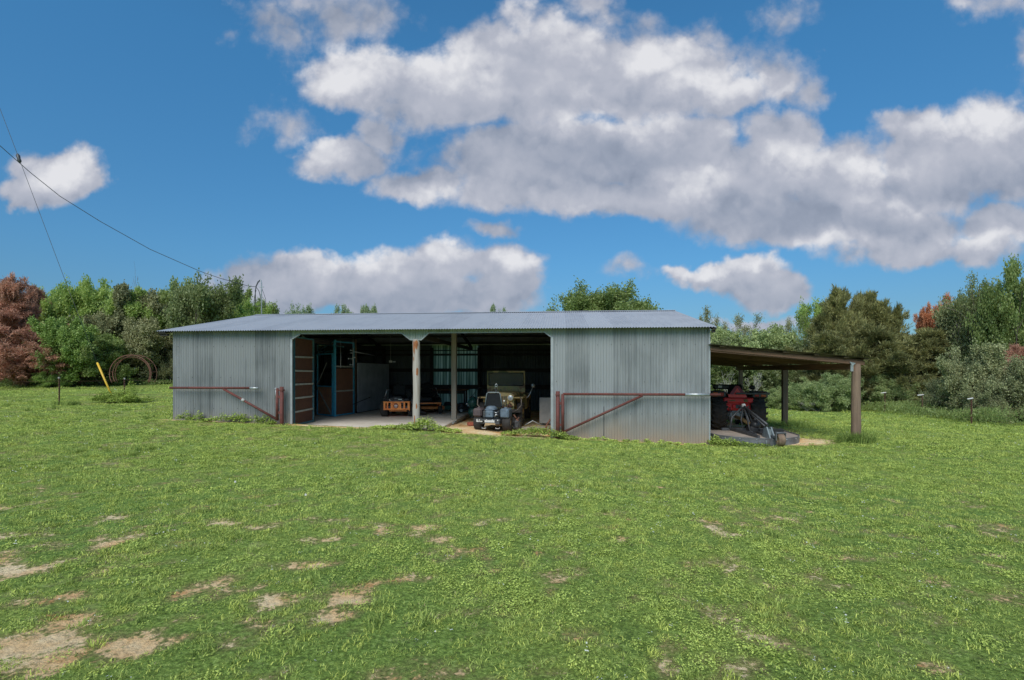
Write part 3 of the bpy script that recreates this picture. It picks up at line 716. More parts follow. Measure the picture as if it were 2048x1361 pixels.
# square inner post
ui = U(908, 2.75)
mb = MB(); mb.box((ui-.085, 2.70, -.02), (ui+.085, 2.87, roofz(2.7)-.12), bev=.01); mb.build('square_post', M['sqpost'], barn)
mb = MB(); mb.box((uj2+.05, .06, -.3), (uj2+.22, .2, HB+.05)); mb.build('bay_post', M['dark'], barn)
# ------------------------------------------------------------------ things in the barn
def place(px, Y, z=None):
    X = (px-1024)/F*Y; return Vector((X, Y, G(X, Y) if z is None else z))
# stall panels: teal steel frames, grey slats, rusty mesh
def wall_frame_T(p, q):
    d = (q-p); l = d.length; a = math.atan2(d.y, d.x); return l, a
def slat_panel(name, pxa, Ya, pxb, Yb, top, nsl, label, z0=SL+.02, bright=False, z_top_sheet=None):
    p = place(pxa, Ya, 0); q = place(pxb, Yb, 0); l, a = wall_frame_T(p, q)
    e = empty(name, (p.x, p.y, z0), a, label, 'gate panel', 'rusty mesh stall panels')
    H = top-z0
    mb = MB(); fw = .06
    mb.box((0, -.02, 0), (fw*.6, .02, H)); mb.box((l-fw, -.025, 0), (l, .025, H)); mb.box((fw*.6, -.019, 0), (l-fw, .019, .05)); mb.box((fw*.6, -.019, H-.05), (l-fw, .019, H))
    mb.build('panel_frame', M['blue' if bright else 'teal'], e)
    mb = MB(); mb.box((fw*.6, .012, .05), (l-fw, .018, min(H-.05, z_top_sheet or 9)))
    mb.build('mesh_infill', M['rustmesh'], e)
    mb = MB(); t = MB()
    for k in range(60):
        x = fw*.6+(l-fw*1.6)*k/59
        if x < l-fw: t.box((x-.002, .004, .05), (x+.002, .009, min(H-.05, z_top_sheet or 9)))
    for k in range(int(H/.035)):
        z = .05+k*.035
        if z < min(H-.06, (z_top_sheet or 9)): t.box((fw*.6, .0035, z), (l-fw, .0075, z+.003))
    t.build('wire_grid', M['tpost'], e)
    for k in range(nsl):
        z = (k+1)/(nsl+.6)*H*.86
        mb = MB(); mb.bar((fw*.5, -.012, z), (l-fw*.9, -.012, z+rr.uniform(-.02, .02)), .018, .055); mb.build('slat', M['rail'], e)
    return e
slat_panel('mesh_gate', 588, 15.45, 627, 16.9, 2.80, 5, 'rusty mesh panel with five grey slats beside the left jamb of the open bay')
slat_panel('mesh_gate', 668, 18.75, 708, 20.0, 2.85, 2, 'dark rusty panel with blue frame behind the braced blue door', bright=True, z_top_sheet=1.75)
# door with a zigzag brace
p = place(634, 19.5, 0); q = place(666, 18.8, 0); l, a = wall_frame_T(p, q)
e = empty('stall_door', (p.x, p.y, SL+.02), a, 'narrow blue steel door with zigzag braces and black latch', 'gate')
mb = MB(); H = 2.32; mb.box((0, -.02, 0), (.045, .02, H)); mb.box((l-.06, -.022, 0), (l, .022, H)); mb.box((.045, -.018, 0), (l-.06, .018, .05)); mb.box((.045, -.018, H-.05), (l-.06, .018, H)); mb.box((.045, -.017, H*.46), (l-.06, .017, H*.46+.05))
mb.build('door_frame', M['blue'], e)
mb = MB(); mb.bar((.05, -.005, H*.5), (l*.62, -.005, H-.35), .02, .035); mb.bar((.06, -.005, H*.44), (l-.1, -.005, .06), .02, .05); mb.build('brace', M['rail'], e)
mb = MB(); mb.box((.05, .012, .05), (l-.06, .016, H*.46)); mb.build('mesh_infill', M['rustmesh'], e)
mb = MB(); mb.tube([(.0+.07*math.cos(t), -.05, 1.02+.09*math.sin(t)) for t in np.linspace(0, 6.2, 14)], .018, 6); mb.box((-.03, -.06, .95), (.05, -.02, 1.08)); mb.build('latch', M['black'], e)
# tall frame joining them up to the roof
e = empty('stall_framework', (p.x, p.y, SL), a, 'tall blue steel stall frame reaching the roof around the braced door', 'frame')
mb = MB(); mb.box((l+.01, .03, 0), (l+.075, .08, 2.83)); mb.build('upright', M['blue'], e)
mb = MB(); mb.box((-.06, .03, 0), (-.02, .07, 2.83)); mb.build('upright', M['teal'], e)
mb = MB(); mb.bar((-.02, .05, 2.42), (l, .05, 2.42), .04, .05); mb.bar((-.45, .05, 2.75), (l+.6, .05, 2.55), .04, .05); mb.bar((.05, .05, 2.45), (l, .05, 2.8), .03, .04); mb.build('cross_rail', M['teal'], e)
# reddish round pole and pale partition beyond
e = place(711, 20.6, SL); mb = MB(); mb.tube([(0, 0, 0), (.01, 0, 1.5), (0, 0, 2.95)], [.055, .05, .05], 9); o = mb.build('timber_pole', M['leanpost']); o.location = e; tag(o, 'thin reddish brown pole at the end of the stall panels', 'pole')
p = place(716, 20.3, 0); q = place(778, 23.6, 0); l, a = wall_frame_T(p, q)
e = empty('partition_sheet', (p.x, p.y, SL), a, 'pale blue painted partition sheet standing behind the reddish pole', 'partition')
mb = MB(); mb.box((0, 0, .03), (l, .03, 2.0)); mb.build('sheet', M['pale'], e)
for z in (0, 1.95):
    mb = MB(); mb.box((0, .031, z), (l, .08, z+.08)); mb.build('batten', M['dark'], e)
# hanging chain, saw and pipe
def hang(px, py0, py1, Y): 
    return at(px, py0, Y), at(px, py1, Y)
a_, b_ = hang(681, 696, 735, 17.5)
mb = MB(); mb.tube([a_, a_*.5+b_*.5+Vector((.008, 0, 0)), b_], .009, 6); mb.ball(b_, .02); mb.tube([a_, a_+Vector((0, 0, roofz(2)-a_.z-.1))], .003, 4)
tag(mb.build('hanging_chain', M['galv']), 'thin pale chain hanging over the dark stall panel', 'chain')
a_, b_ = hang(706, 696, 732, 17.8)
mb = MB(); mb.tube([a_, b_], .016, 6)
for t, s in ((.15, -.09), (.3, -.07), (.55, .06), (.62, -.16), (.95, -.1)): 
    c = a_.lerp(b_, t); mb.tube([c, c+Vector((s, 0, .01))], .014, 6); mb.ball(c+Vector((s, 0, .01)), .025)
mb.tube([a_, a_+Vector((0, 0, roofz(2.5)-a_.z-.1))], .003, 4)
tag(mb.build('hanging_tool', M['galv']), 'steel rod tool with side prongs hanging beside the reddish pole', 'tool')
a_ = at(709, 704, 18.5); b_ = at(752, 712, 21.0)
mb = MB(); mb.tube([a_, b_], .022, 8); tag(mb.build('slanting_pipe', M['galv']), 'pale pipe slanting back into the dark above the partition sheet', 'pipe')
mb = MB(); mb.tube([at(706, 809, 19.4), at(738, 796, 20.0)], .014, 6); mb.tube([at(738, 796, 20.0), at(740, 795, 20.05)], .03, 6)
tag(mb.build('leaning_rod', M['black']), 'black rod leaning out low across the partition sheet', 'rod')
mb = MB(); c = at(781, 724, 21); mb.box((c.x-.06, c.y, c.z-.03), (c.x+.06, c.y+.05, c.z+.05)); mb.box((c.x+.09, c.y, c.z-.02), (c.x+.2, c.y+.05, c.z+.02), 1); mb.tube([c+Vector((0, 0, .05)), c+Vector((0, 0, 1.1))], .004, 4)
tag(mb.build('wall_lamp', [M['white'], M['galv']]), 'small white fitting hanging in the dark above the orange mower', 'lamp fitting')

# ---- wheels
def wheel(parent, cx, cy, cz, r, w, tyre, rim, rimr=.55, lugs=0, lugh=.03, name='wheel', camber=0., yaw=0.):
    e = bpy.data.objects.new(name, None); e.empty_display_size = .1; col.objects.link(e); e.parent = parent; e.location = (cx, cy, cz); e.rotation_euler = (0, 0, yaw)
    T = RY(R(90)); ri = r*rimr; b = min(w*.28, (r-ri)*.6)
    mb = MB()
    pr = [(ri, -w*.38), (ri+(r-ri)*.35, -w*.5), (r-b*.8, -w*.5), (r-b*.25, -w*.44), (r, -w*.30), (r+.003, 0), (r, w*.30), (r-b*.25, w*.44), (r-b*.8, w*.5), (ri+(r-ri)*.35, w*.5), (ri, w*.38)]
    mb.lathe(pr, T, 32)
    if lugs:
        for k in range(lugs):
            a = 2*math.pi*k/lugs
            for s in (-1, 1):
                aa = a+(math.pi/lugs if s > 0 else 0)
                A = RX(aa)
                p0 = A @ Vector((s*.02*w, 0, r)); p1 = RX(aa+s*0+(-.16)) @ Vector((s*w*.52, 0, r-.004)); p2 = RX(aa-.2) @ Vector((s*w*.53, 0, r-.10*r))
                mb.bar(p0, p1, .055*r/.65, lugh*2, up=A @ Vector((0, 0, 1))); mb.bar(p1, p2, .05*r/.65, lugh, up=A @ Vector((1, 0, 0)))
    mb.build('tyre', tyre, e)
    mb = MB(); mb.lathe([(ri, -w*.36), (ri*.92, -w*.30), (ri*.85, -w*.08), (ri*.4, -w*.05), (ri*.3, -w*.2), (.001, -w*.2)], T, 24); mb.lathe([(.001, w*.2), (ri*.3, w*.2), (ri*.4, w*.05), (ri*.85, w*.08), (ri*.92, w*.30), (ri, w*.36)], T, 24)
    mb.build('rim', rim, e)
    return e

# ---- orange zero turn mower, seen from behind (local: rear faces -y)
def orange_mower(loc, rz, label):
    e = empty('zero_turn_mower', loc, rz, label, 'mower', 'orange mowers in the concrete bay')
    for s in (-1, 1): wheel(e, s*.50, 0, .28, .28, .27, M['rubber'], M['black'], .5, name='rear_wheel')
    for s in (-1, 1): wheel(e, s*.42, 1.35, .16, .16, .14, M['rubber'], M['black'], .5, name='caster_wheel')
    mb = MB()   # engine guard: bent plate with slots
    W = .47; zb, zt = .27, .56; y = -.42
    xs_ = [-W, -W+.12, -W+.12, -.30]
    slots = [(-.40, -.355), (-.30, -.21), (.165, .245), (.31, .395)]
    cuts = [-W]+[c for s in slots for c in s]+[W]
    for i in range(0, len(cuts), 2): mb.box((cuts[i], y, zb+.05), (cuts[i+1], y+.02, zt-.03))
    mb.box((-W, y, zb), (W, y+.02, zb+.05)); mb.box((-W, y, zt-.03), (W, y+.02, zt))
    mb.box((-W-.01, y+.01, zt-.012), (W+.01, y+.14, zt+.012))
    mb.prism([(y+.02, zb), (y+.02, zt), (.08, zt-.02), (.08, zb+.12)], -W, -W+.02, Matrix(((0,0,1,0),(1,0,0,0),(0,1,0,0),(0,0,0,1))))
    mb.prism([(y+.02, zb-.04), (y+.02, zt), (.12, zt-.04), (.12, zb+.04)], W-.02, W, Matrix(((0,0,1,0),(1,0,0,0),(0,1,0,0),(0,0,0,1))))
    mb.build('engine_guard', M['orange'], e)
    # emblem: a black-rimmed shield with white bars and hooks
    em = MB(); T = TR(-.02, y-.006, .42) @ RX(R(90))
    em.prism([(.085*math.cos(t)*(1), .095*math.sin(t)) for t in np.linspace(0, 2*math.pi, 19)[:-1]], 0, .004, T, 0)
    em.prism([(.070*math.cos(t), .080*math.sin(t)) for t in np.linspace(0, 2*math.pi, 19)[:-1]], .0045, .006, T, 2)
    em.prism([(-.055, .0), (-.04, .035), (-.015, .035), (-.015, .012), (.015, .012), (.015, .035), (.04, .035), (.055, .0), (.04, -.03), (.015, -.03), (.015, -.012), (-.015, -.012), (-.015, -.03), (-.04, -.03)], .0065, .008, T, 1)
    em.prism([(-.05, -.05), (.05, -.05), (.035, -.065), (-.035, -.065)], .0065, .008, T, 1)
    em.build('emblem', [M['black'], M['white'], M['redbrick']], e)
    mb = MB(); mb.box((-.40, -.36, .30), (.40, .05, .40)); mb.box((-.3, -.34, .40), (.28, .0, .66), bev=.05); mb.lathe([(.19, .64), (.19, .70), (.15, .74), (.001, .75)], TR(-.03, -.16, 0), 18)
    mb.tube([(-.34, -.3, .60), (-.2, -.33, .70), (-.1, -.33, .62)], .02, 8); mb.box((-.47, -.1, .60), (-.25, .2, .66), bev=.02); mb.box((.22, -.2, .58), (.40, .0, .66), bev=.02)
    mb.ball((-.25, -.33, .62), .035, 1); mb.box((.05, -.35, .63), (.18, -.32, .66), 1); mb.tube([(.1, -.34, .5), (.2, -.37, .6), (.3, -.33, .55)], .012, 6, 1)
    mb.build('engine', [M['engine'], M['steel']], e)
    mb = MB(); mb.box((-.50, .10, .36), (.50, 1.0, .44)); mb.box((-.55, -.12, .57), (-.33, .5, .63), bev=.02); mb.box((.33, -.12, .57), (.58, .5, .63), bev=.02); mb.build('chassis', M['black'], e)
    mb = MB(); mb.box((.46, -.22, .45), (.66, .2, .66), bev=.05); mb.build('fuel_tank', M['darksteel'], e)
    mb = MB(); mb.box((-.24, .24, .62), (.24, .70, .74), bev=.06); 
    T = TR(0, .26, .74) @ RX(R(-8)); mb.box((-.24, -.08, 0), (.24, .03, .42), T=T, bev=.05); mb.box((-.12, -.10, .36), (.12, .0, .46), T=T, bev=.03)
    mb.build('seat', M['seatv'], e)
    for s in (-1, 1):
        mb = MB(); mb.tube([(s*.30, .45, .55), (s*.40, .52, .85), (s*.30, .60, .95), (s*.10, .62, .97)], .018, 7); mb.build('control_lever', M['black'], e)
    mb = MB(); mb.tube([(-.52, .05, .66), (-.42, .0, 1.0)], .022, 8, 1); mb.box((-.43, -.02, .98), (-.33, .02, 1.01)); mb.box((-.56, .0, .62), (-.44, .1, .69)); mb.build('roll_bar_post', [M['black'], M['steel']], e)
    mb = MB(); mb.tube([(.52, .05, .66), (.60, .05, 1.0)], .02, 8); mb.build('roll_bar_post', M['black'], e)
    mb = MB(); mb.box((-.55, .35, .16), (.58, 1.0, .27), bev=.03); mb.box((-.3, -.25, .20), (.35, .3, .25)); mb.box((-.66, .5, .14), (-.55, .9, .26)); mb.build('cutting_deck', M['orange'], e)
    mb = MB(); mb.prism([(.58, .26), (.95, .10), (.95, .05), (.58, .10)], .45, .95, Matrix(((1,0,0,0),(0,0,1,0),(0,1,0,0),(0,0,0,1)))); mb.build('discharge_chute', M['black'], e)
    mb = MB(); mb.bar((-.46, 1.35, .42), (.46, 1.35, .42), .06, .05); mb.bar((-.3, .9, .4), (-.44, 1.35, .42), .06, .05); mb.bar((.3, .9, .4), (.44, 1.35, .42), .06, .05)
    for s in (-1, 1): mb.bar((s*.42, 1.35, .17), (s*.42, 1.35, .42), .04, .04); mb.bar((s*.35, 1.0, .38), (s*.5, .7, .22), .05, .04)
    mb.build('front_frame', M['orange'], e)
    return e
orange_mower(place(797, 19.0, SL+.001), R(3), 'orange zero turn mower with slotted engine guard left of the round post')
m2 = orange_mower(place(851, 21.3, SL+.001), R(196), 'second orange mower half hidden behind the round post, black chute out')
for c in list(m2.children):
    if c.name.startswith('engine_guard') or c.name.startswith('emblem'):
        bpy.data.objects.remove(c, do_unlink=True)

# ---- grey rear-engine mower at the mouth of the dirt bay
MX = place(986, 15.55); MX.z = -.045
e = empty('lawn_mower', MX, R(-12), 'worn grey riding mower with two side tanks in front of the camouflaged truck', 'mower')
wheel(e, -.44, 0, .22, .22, .27, M['rubber'], M['tanrim'], .5, name='rear_wheel'); wheel(e, .44, 0, .22, .22, .27, M['rubber'], M['tanrim'], .55, name='rear_wheel')
for s in (-1, 1): wheel(e, s*.38, 1.25, .14, .14, .12, M['rubber'], M['tanrim'], .5, name='front_wheel')
mb = MB(); mb.box((-.58, -.22, .40), (-.30, .25, .66), bev=.05); mb.lathe([(.05, .66), (.05, .69), (.001, .69)], TR(-.44, 0, 0), 12); o = mb.build('fuel_tank', M['mauve'], e); o['label'] = 'faded mauve tank'
mb = MB(); mb.box((.26, -.24, .38), (.54, .25, .66), bev=.04); mb.lathe([(.05, .66), (.05, .69), (.001, .69)], TR(.40, 0, 0), 12); o = mb.build('fuel_tank', M['greyblue'], e); o['label'] = 'grey blue tank'
mb = MB(); mb.box((-.14, -.42, .40), (.11, -.10, .62), 0, bev=.03); mb.box((-.165, -.38, .62), (.15, .0, .66), 0, bev=.02); mb.lathe([(.17, .64), (.165, .70), (.10, .74), (.001, .745)], TR(0, -.2, 0), 18)
mb.box((-.24, -.30, .38), (-.15, .0, .60), 1, bev=.02); mb.box((.12, -.36, .36), (.24, -.1, .56), 1, bev=.03); mb.tube([(.15, -.40, .44), (.2, -.42, .50), (.24, -.38, .48)], .03, 8, 2); mb.tube([(.13, -.39, .58), (.2, -.4, .55), (.25, -.3, .6)], .018, 8, 2); mb.box((-.025, -.428, .50), (.015, -.42, .52), 1)
mb.build('engine', [M['greyblue'], M['engine'], M['steel']], e)
mb = MB(); mb.bar((-.36, -.40, .345), (.32, -.40, .345), .10, .05); mb.box((.02, -.45, .22), (.30, -.38, .33)); mb.box((-.40, -.43, .28), (-.22, -.36, .36), 1); mb.box((-.14, -.462, .27), (.16, -.45, .335), 1)
mb.box((-.13, -.455, .20), (.18, -.42, .25), 2)
for x in (-.30, -.08, .1, .26): mb.tube([(x, -.45, .34), (x, -.47, .34)], .018, 6, 1)
for x in (-.18, .24): mb.tube([(x-.05, -.4, .12), (x-.05, -.43, .09), (x+.06, -.43, .09), (x+.06, -.4, .12)], .008, 6, 1)
mb.build('rear_bumper', [M['darksteel'], M['white'], M['tanrim']], e)
mb = MB(); mb.box((-.3, -.35, .22), (.3, 1.2, .30)); mb.bar((-.44, 0, .22), (.44, 0, .22), .08, .08); mb.box((-.28, .1, .3), (.28, .7, .42)); mb.build('chassis', M['darksteel'], e)
mb = MB(); T = TR(0, .05, .68) @ RX(R(-6)); mb.add([(-.25, 0, 0), (.26, 0, 0), (.19, 0, .43), (-.20, 0, .43), (-.25, .09, 0), (.26, .09, 0), (.19, .07, .43), (-.20, .07, .43)], [(0,1,2,3), (7,6,5,4), (0,4,5,1), (1,5,6,2), (2,6,7,3), (3,7,4,0)], 0, False, T)
mb.box((-.2, .08, .50), (.2, .5, .62), bev=.04); mb.build('seat', M['seatv'], e)
mb = MB(); T = TR(0, .04, .68) @ RX(R(-6)); P3 = [(-.26, .0, .05), (-.215, -.01, .41), (-.17, -.01, .455), (.16, -.01, .455), (.205, -.01, .41), (.27, 0, .05)]
mb.tube([T @ Vector(q) for q in P3], .018, 8); mb.build('seat_frame', M['deckgrey'], e)
mb = MB(); mb.tube([(.06, .14, 1.10), (.065, .16, 1.24)], .03, 8); mb.tube([(.03, .13, 1.22), (.035, .13, 1.36), (.07, .13, 1.40), (.105, .13, 1.36), (.11, .13, 1.22)], .010, 7, 1); mb.box((.045, .12, 1.30), (.095, .14, 1.33), 1); mb.box((.03, .12, .9), (.10, .15, 1.12))
mb.build('belt_holder', [M['black'], M['steel']], e)
mb = MB(); mb.tube([(-.22, .3, .5), (-.26, .25, .85)], .014, 7); mb.ball((-.26, .25, .87), .03, 1); mb.build('control_lever', [M['darksteel'], M['white']], e)
mb = MB(); mb.tube([(.24, .3, .5), (.30, .2, .86)], .014, 7); mb.ball((.30, .2, .87), .03, 1); mb.build('control_lever', [M['darksteel'], M['white']], e)
mb = MB(); mb.box((-.55, .45, .12), (.62, 1.05, .24), bev=.04); mb.build('cutting_deck', M['darksteel'], e)
mb = MB()
for k in range(7): 
    a0 = Vector((.60+rr.uniform(0, .2), .15+rr.uniform(-.1, .3), rr.uniform(.05, .35))); mb.tube([a0, a0+Vector((rr.uniform(-.12, .12), rr.uniform(-.1, .1), rr.uniform(-.05, .16)))], .018, 6, k % 2)
mb.box((.60, .1, .02), (.80, .5, .3), 0, bev=.06)
mb.build('side_linkage', [M['engine'], M['rust']], e)

# ---- old camouflaged open truck, front to the camera (front faces -y)
EX = place(1003, 17.2); EX.z = -.04
e = empty('off_road_truck', EX, R(-8), 'old ochre camouflaged open truck with round headlights and flat windscreen', 'truck')
for s in (-1, 1): wheel(e, s*.64, .1, .36, .36, .19, M['rubber'], M['camo'], .55, lugs=18, lugh=.012, name='front_wheel')
for s in (-1, 1): wheel(e, s*.64, 2.2, .36, .36, .19, M['rubber'], M['camo'], .55, lugs=18, lugh=.012, name='rear_wheel')
mb = MB()  # hood: flat top with rounded shoulders
prof = [(-.46, .60), (-.46, .97), (-.40, 1.045), (0, 1.075), (.40, 1.045), (.46, .97), (.46, .60)]
prof2 = [(-.60, .62), (-.60, .98), (-.54, 1.06), (0, 1.09), (.54, 1.06), (.60, .98), (.60, .62)]
vs = [(x, -.22, z) for x, z in prof]+[(x, 1.05, z) for x, z in prof2]; n = 7
mb.add(vs, [tuple(range(n))]+[(i, i+n, i+1+n, i+1) for i in range(n-1)]); mb.build('hood', M['camo'], e)
mb = MB(); mb.box((-.72, 1.05, .42), (.72, 2.7, .95), bev=.05); mb.box((-.60, 1.0, .42), (.60, 1.06, 1.04)); mb.build('body', M['camo'], e)
mb = MB(); mb.prism([(-.46, .45), (-.46, .96), (-.38, 1.04), (.38, 1.04), (.46, .96), (.46, .45)], -.02, .02, TR(0, -.25, 0) @ RX(R(90)))
g = mb.build('grille', M['camo'], e)
mb = MB()
for k in range(7):
    x = -.195+.065*k; mb.box((x-.018, -.276, .52), (x+.018, -.269, .95))
mb.build('grille_slot', M['black'], g)
for s in (-1, 1):
    mb = MB(); mb.lathe([(.115, 0), (.12, .05), (.085, .055)], TR(s*.345, -.25, .895) @ RX(R(90)), 20, 0); mb.lathe([(.086, .055), (.06, .066), (.001, .07)], TR(s*.345, -.25, .895) @ RX(R(90)), 20, 1)
    mb.build('headlight', [M['camo'], M['headlamp']], e)
for s in (-1, 1):
    mb = MB(); x0, x1 = sorted((s*.45, s*.76)); mb.box((x0, -.28, .88), (x1, .62, .915), bev=.01); mb.bar(((x0+x1)/2, .60, .90), ((x0+x1)/2, .80, .48), .30, .03); mb.build('fender', M['camo'], e)
mb = MB(); mb.box((-.70, -.44, .42), (.70, -.36, .53), bev=.01); mb.box((-.3, -.36, .44), (-.24, -.2, .5)); mb.box((.24, -.36, .44), (.3, -.2, .5)); mb.build('bumper', M['dark'], e)
for s in (-1, 1):
    mb = MB(); mb.tube([(s*.66, -.30, .94), (s*.72, -.42, .86), (s*.73, -.44, .68), (s*.62, -.44, .54), (s*.48, -.44, .44)], .018, 8); mb.build('brush_guard', M['hose'], e)
mb = MB(); T = TR(0, 1.02, 1.02) @ RX(R(4)); A, B_, t = .68, .66, .05
mb.box((-A, 0, 0), (A, .04, .24), T=T, bev=.01); mb.box((-A, 0, .24), (-A+.055, .04, .70), T=T); mb.box((A-.055, 0, .24), (A, .04, .70), T=T); mb.box((-A, 0, .70), (A, .04, .765), T=T, bev=.012)
for x, z in ((-.1, .12), (.06, .12), (-.1, .05), (.06, .05), (.2, .1)): mb.lathe([(.012, 0), (.012, .01), (.001, .01)], T @ TR(x, 0, z) @ RX(R(90)), 8, 1)
wf = mb.build('windscreen_frame', [M['camo'], M['black']], e)
mb = MB(); mb.box((-A+.055, .018, .24), (A-.055, .024, .70), T=T); mb.build('glass', M['glass'], wf)
mb = MB(); 
for a0, a1 in (((-A+.06, .0, .245), (A-.06, .0, .245)), ((-A+.06, 0, .695), (A-.06, 0, .695)), ((-A+.06, 0, .245), (-A+.06, 0, .695)), ((A-.06, 0, .245), (A-.06, 0, .695))): mb.tube([T @ Vector(a0), T @ Vector(a1)], .014, 6)
mb.build('window_seal', M['black'], wf)
mb = MB(); mb.tube([(.60, .7, .80), (.80, .68, .86), (.88, .7, .98), (.98, .75, 1.22)], .018, 8); mb.lathe([(.07, 0), (.075, .02), (.001, .03)], TR(.99, .74, 1.28) @ RX(R(90)), 16); mb.build('side_mirror', M['galv'], e)
mb = MB(); mb.tube([(-.28, 1.6, .9), (-.28, 1.45, 1.1)], .02, 6); mb.lathe([(.19, 0), (.2, .012), (.19, .024), (.18, .012), (.19, 0)], TR(-.28, 1.45, 1.1) @ RX(R(60)), 20); mb.build('steering_wheel', M['black'], e)
mb = MB(); mb.box((-.52, 1.75, .8), (-.08, 2.15, .95), bev=.05); mb.box((-.5, 2.1, .9), (-.1, 2.2, 1.35), bev=.05); mb.box((.08, 1.75, .8), (.52, 2.15, .95), bev=.05); mb.box((.1, 2.1, .9), (.5, 2.2, 1.35), bev=.05); mb.build('seat', M['seatv'], e)
mb = MB()
for k in range(9):
    a0 = Vector((rr.uniform(.0, .40), -.30, rr.uniform(.42, .68))); mb.tube([a0, a0+Vector((rr.uniform(-.08, .08), -.03, rr.uniform(-.1, .1)))], .02, 6)
for q in (.12, .28): mb.lathe([(.05, 0), (.055, .02), (.03, .025)], TR(q, -.30, .55+q*.2) @ RX(R(90)), 14)
mb.build('front_pulley', M['rust'], e)

# ---- workbench, push mowers, tank, board and odds and ends
p = place(898, 23.2, SL)
e = empty('workbench', p, BA, 'brown topped workbench against the ribbed back wall', 'table')
mb = MB(); mb.box((-.72, -.35, .80), (.85, .35, .86), bev=.01); mb.build('bench_top', M['brownwood'], e)
mb = MB(); mb.box((-.66, -.30, .66), (.79, -.27, .80)); mb.build('apron', M['dark'], e)
for x in (-.66, .72):
    for y in (-.28, .22):
        mb = MB(); mb.box((x, y, 0), (x+.07, y+.07, .80)); mb.build('leg', M['dark'], e)
def push_mower(loc, rz, deck, label):
    e = empty('push_mower', loc, rz, label, 'push mower', 'push mowers by the back wall')
    mb = MB(); mb.prism([(-.27, -.30), (.27, -.30), (.30, 0), (.24, .32), (-.24, .32), (-.30, 0)], .07, .19, None); mb.prism([(-.20, -.22), (.20, -.22), (.2, .22), (-.2, .22)], .19, .23, None); mb.build('mower_deck', deck, e)
    mb = MB(); mb.lathe([(.15, .23), (.15, .33), (.12, .38), (.001, .39)], None, 18); mb.box((-.06, -.2, .25), (.1, -.1, .36), bev=.02); mb.build('engine', M['black'], e)
    for x in (-.31, .31):
        for y in (-.25, .27): wheel(e, x, y, .10, .10, .05, M['rubber'], M['white'], .72)
    mb = MB(); mb.tube([(-.2, .3, .2), (-.2, .95, .92), (-.17, 1.0, .97), (.17, 1.0, .97), (.2, .95, .92), (.2, .3, .2)], .013, 7); mb.build('push_handle', M['darksteel'], e)
    return e
push_mower(place(895, 21.6, SL), R(15), M['green'], 'green deck push mower with white wheels under the brown workbench')
push_mower(place(923, 20.9, SL), R(-50), M['darksteel'], 'dark grey push mower with white wheels right of the square post')
p = place(945, 18.5, SL-.02)
e = empty('air_tank', p, 0, 'small dark teal double tank beside the timber kerb', 'tank')
mb = MB(); mb.ball((0, 0, .22), (.17, .17, .19)); mb.ball((.02, .02, .56), (.19, .19, .20)); mb.build('tank', M['tealtank'], e)
mb = MB(); mb.tube([(-.12, 0, .72), (0, 0, .80), (.12, 0, .72)], .015, 7); mb.ball((-.2, -.02, .52), .025, 1); mb.lathe([(.1, 0), (.12, .03), (.1, .06)], TR(0, 0, -.0), 16); mb.build('carry_handle', [M['black'], M['white']], e)
# timber kerb along the slab edge
mb = MB(); mb.bar((8.24, 2.3, .06), (8.26, 9.3, .06), .09, .11, bev=.01); o = mb.build('timber_kerb', M['sqpost'], None); o.location = BL; o.rotation_euler = (0, 0, BA); tag(o, 'long timber laid along the edge of the concrete between the bays', 'timber')
mb = MB(); mb.tube([(8.22, 2.0, .03), (8.26, 2.35, .05)], .035, 8); o = mb.build('pipe_stub', M['galv']); o.location = BL; o.rotation_euler = (0, 0, BA); tag(o, 'short grey pipe end lying at the foot of the square post', 'pipe')
mb = MB(); mb.box((-.14, -.1, 0), (.14, .1, .12), bev=.02); o = mb.build('clay_block', M['redbrick']); o.location = place(944, 16.6); o.rotation_euler = (0, 0, .4); tag(o, 'red clay block on the dirt left of the grey mower', 'brick')
p = place(1093, 17.5); 
mb = MB(); mb.box((-.22, 0, .1), (.55, .025, 1.0)); o = mb.build('leaning_board', M['offwhite']); o.location = p+Vector((0, .4, -.05)); o.rotation_euler = (R(-8), 0, BA); tag(o, 'stained offwhite board leaning inside the right jamb', 'board')
mb = MB(); mb.bar((0, 0, .05), (1.05, .05, .06), .12, .10, bev=.01); o = mb.build('lumber_beam', M['sqpost']); o.location = place(1038, 15.9); tag(o, 'squared timber on the dirt right of the grey mower', 'timber')
mb = MB(); mb.tube([(0, 0, .12), (.25, .05, .25), (.5, 0, .12), (.65, .1, .1)], .015, 6); o = mb.build('metal_scrap', M['galv']); o.location = place(1050, 16.4); tag(o, 'bent thin rod lying behind the squared timber', 'rod')
mb = MB(); mb.tube([(0, 0, 0), (.05, .02, .22), (.18, .05, .40)], .03, 8); mb.tube([(.1, 0, .02), (.2, .04, .25)], .025, 7); o = mb.build('scrap_iron', M['rust']); o.location = place(1090, 15.6); tag(o, 'rusty bent iron standing at the foot of the right jamb', 'scrap')

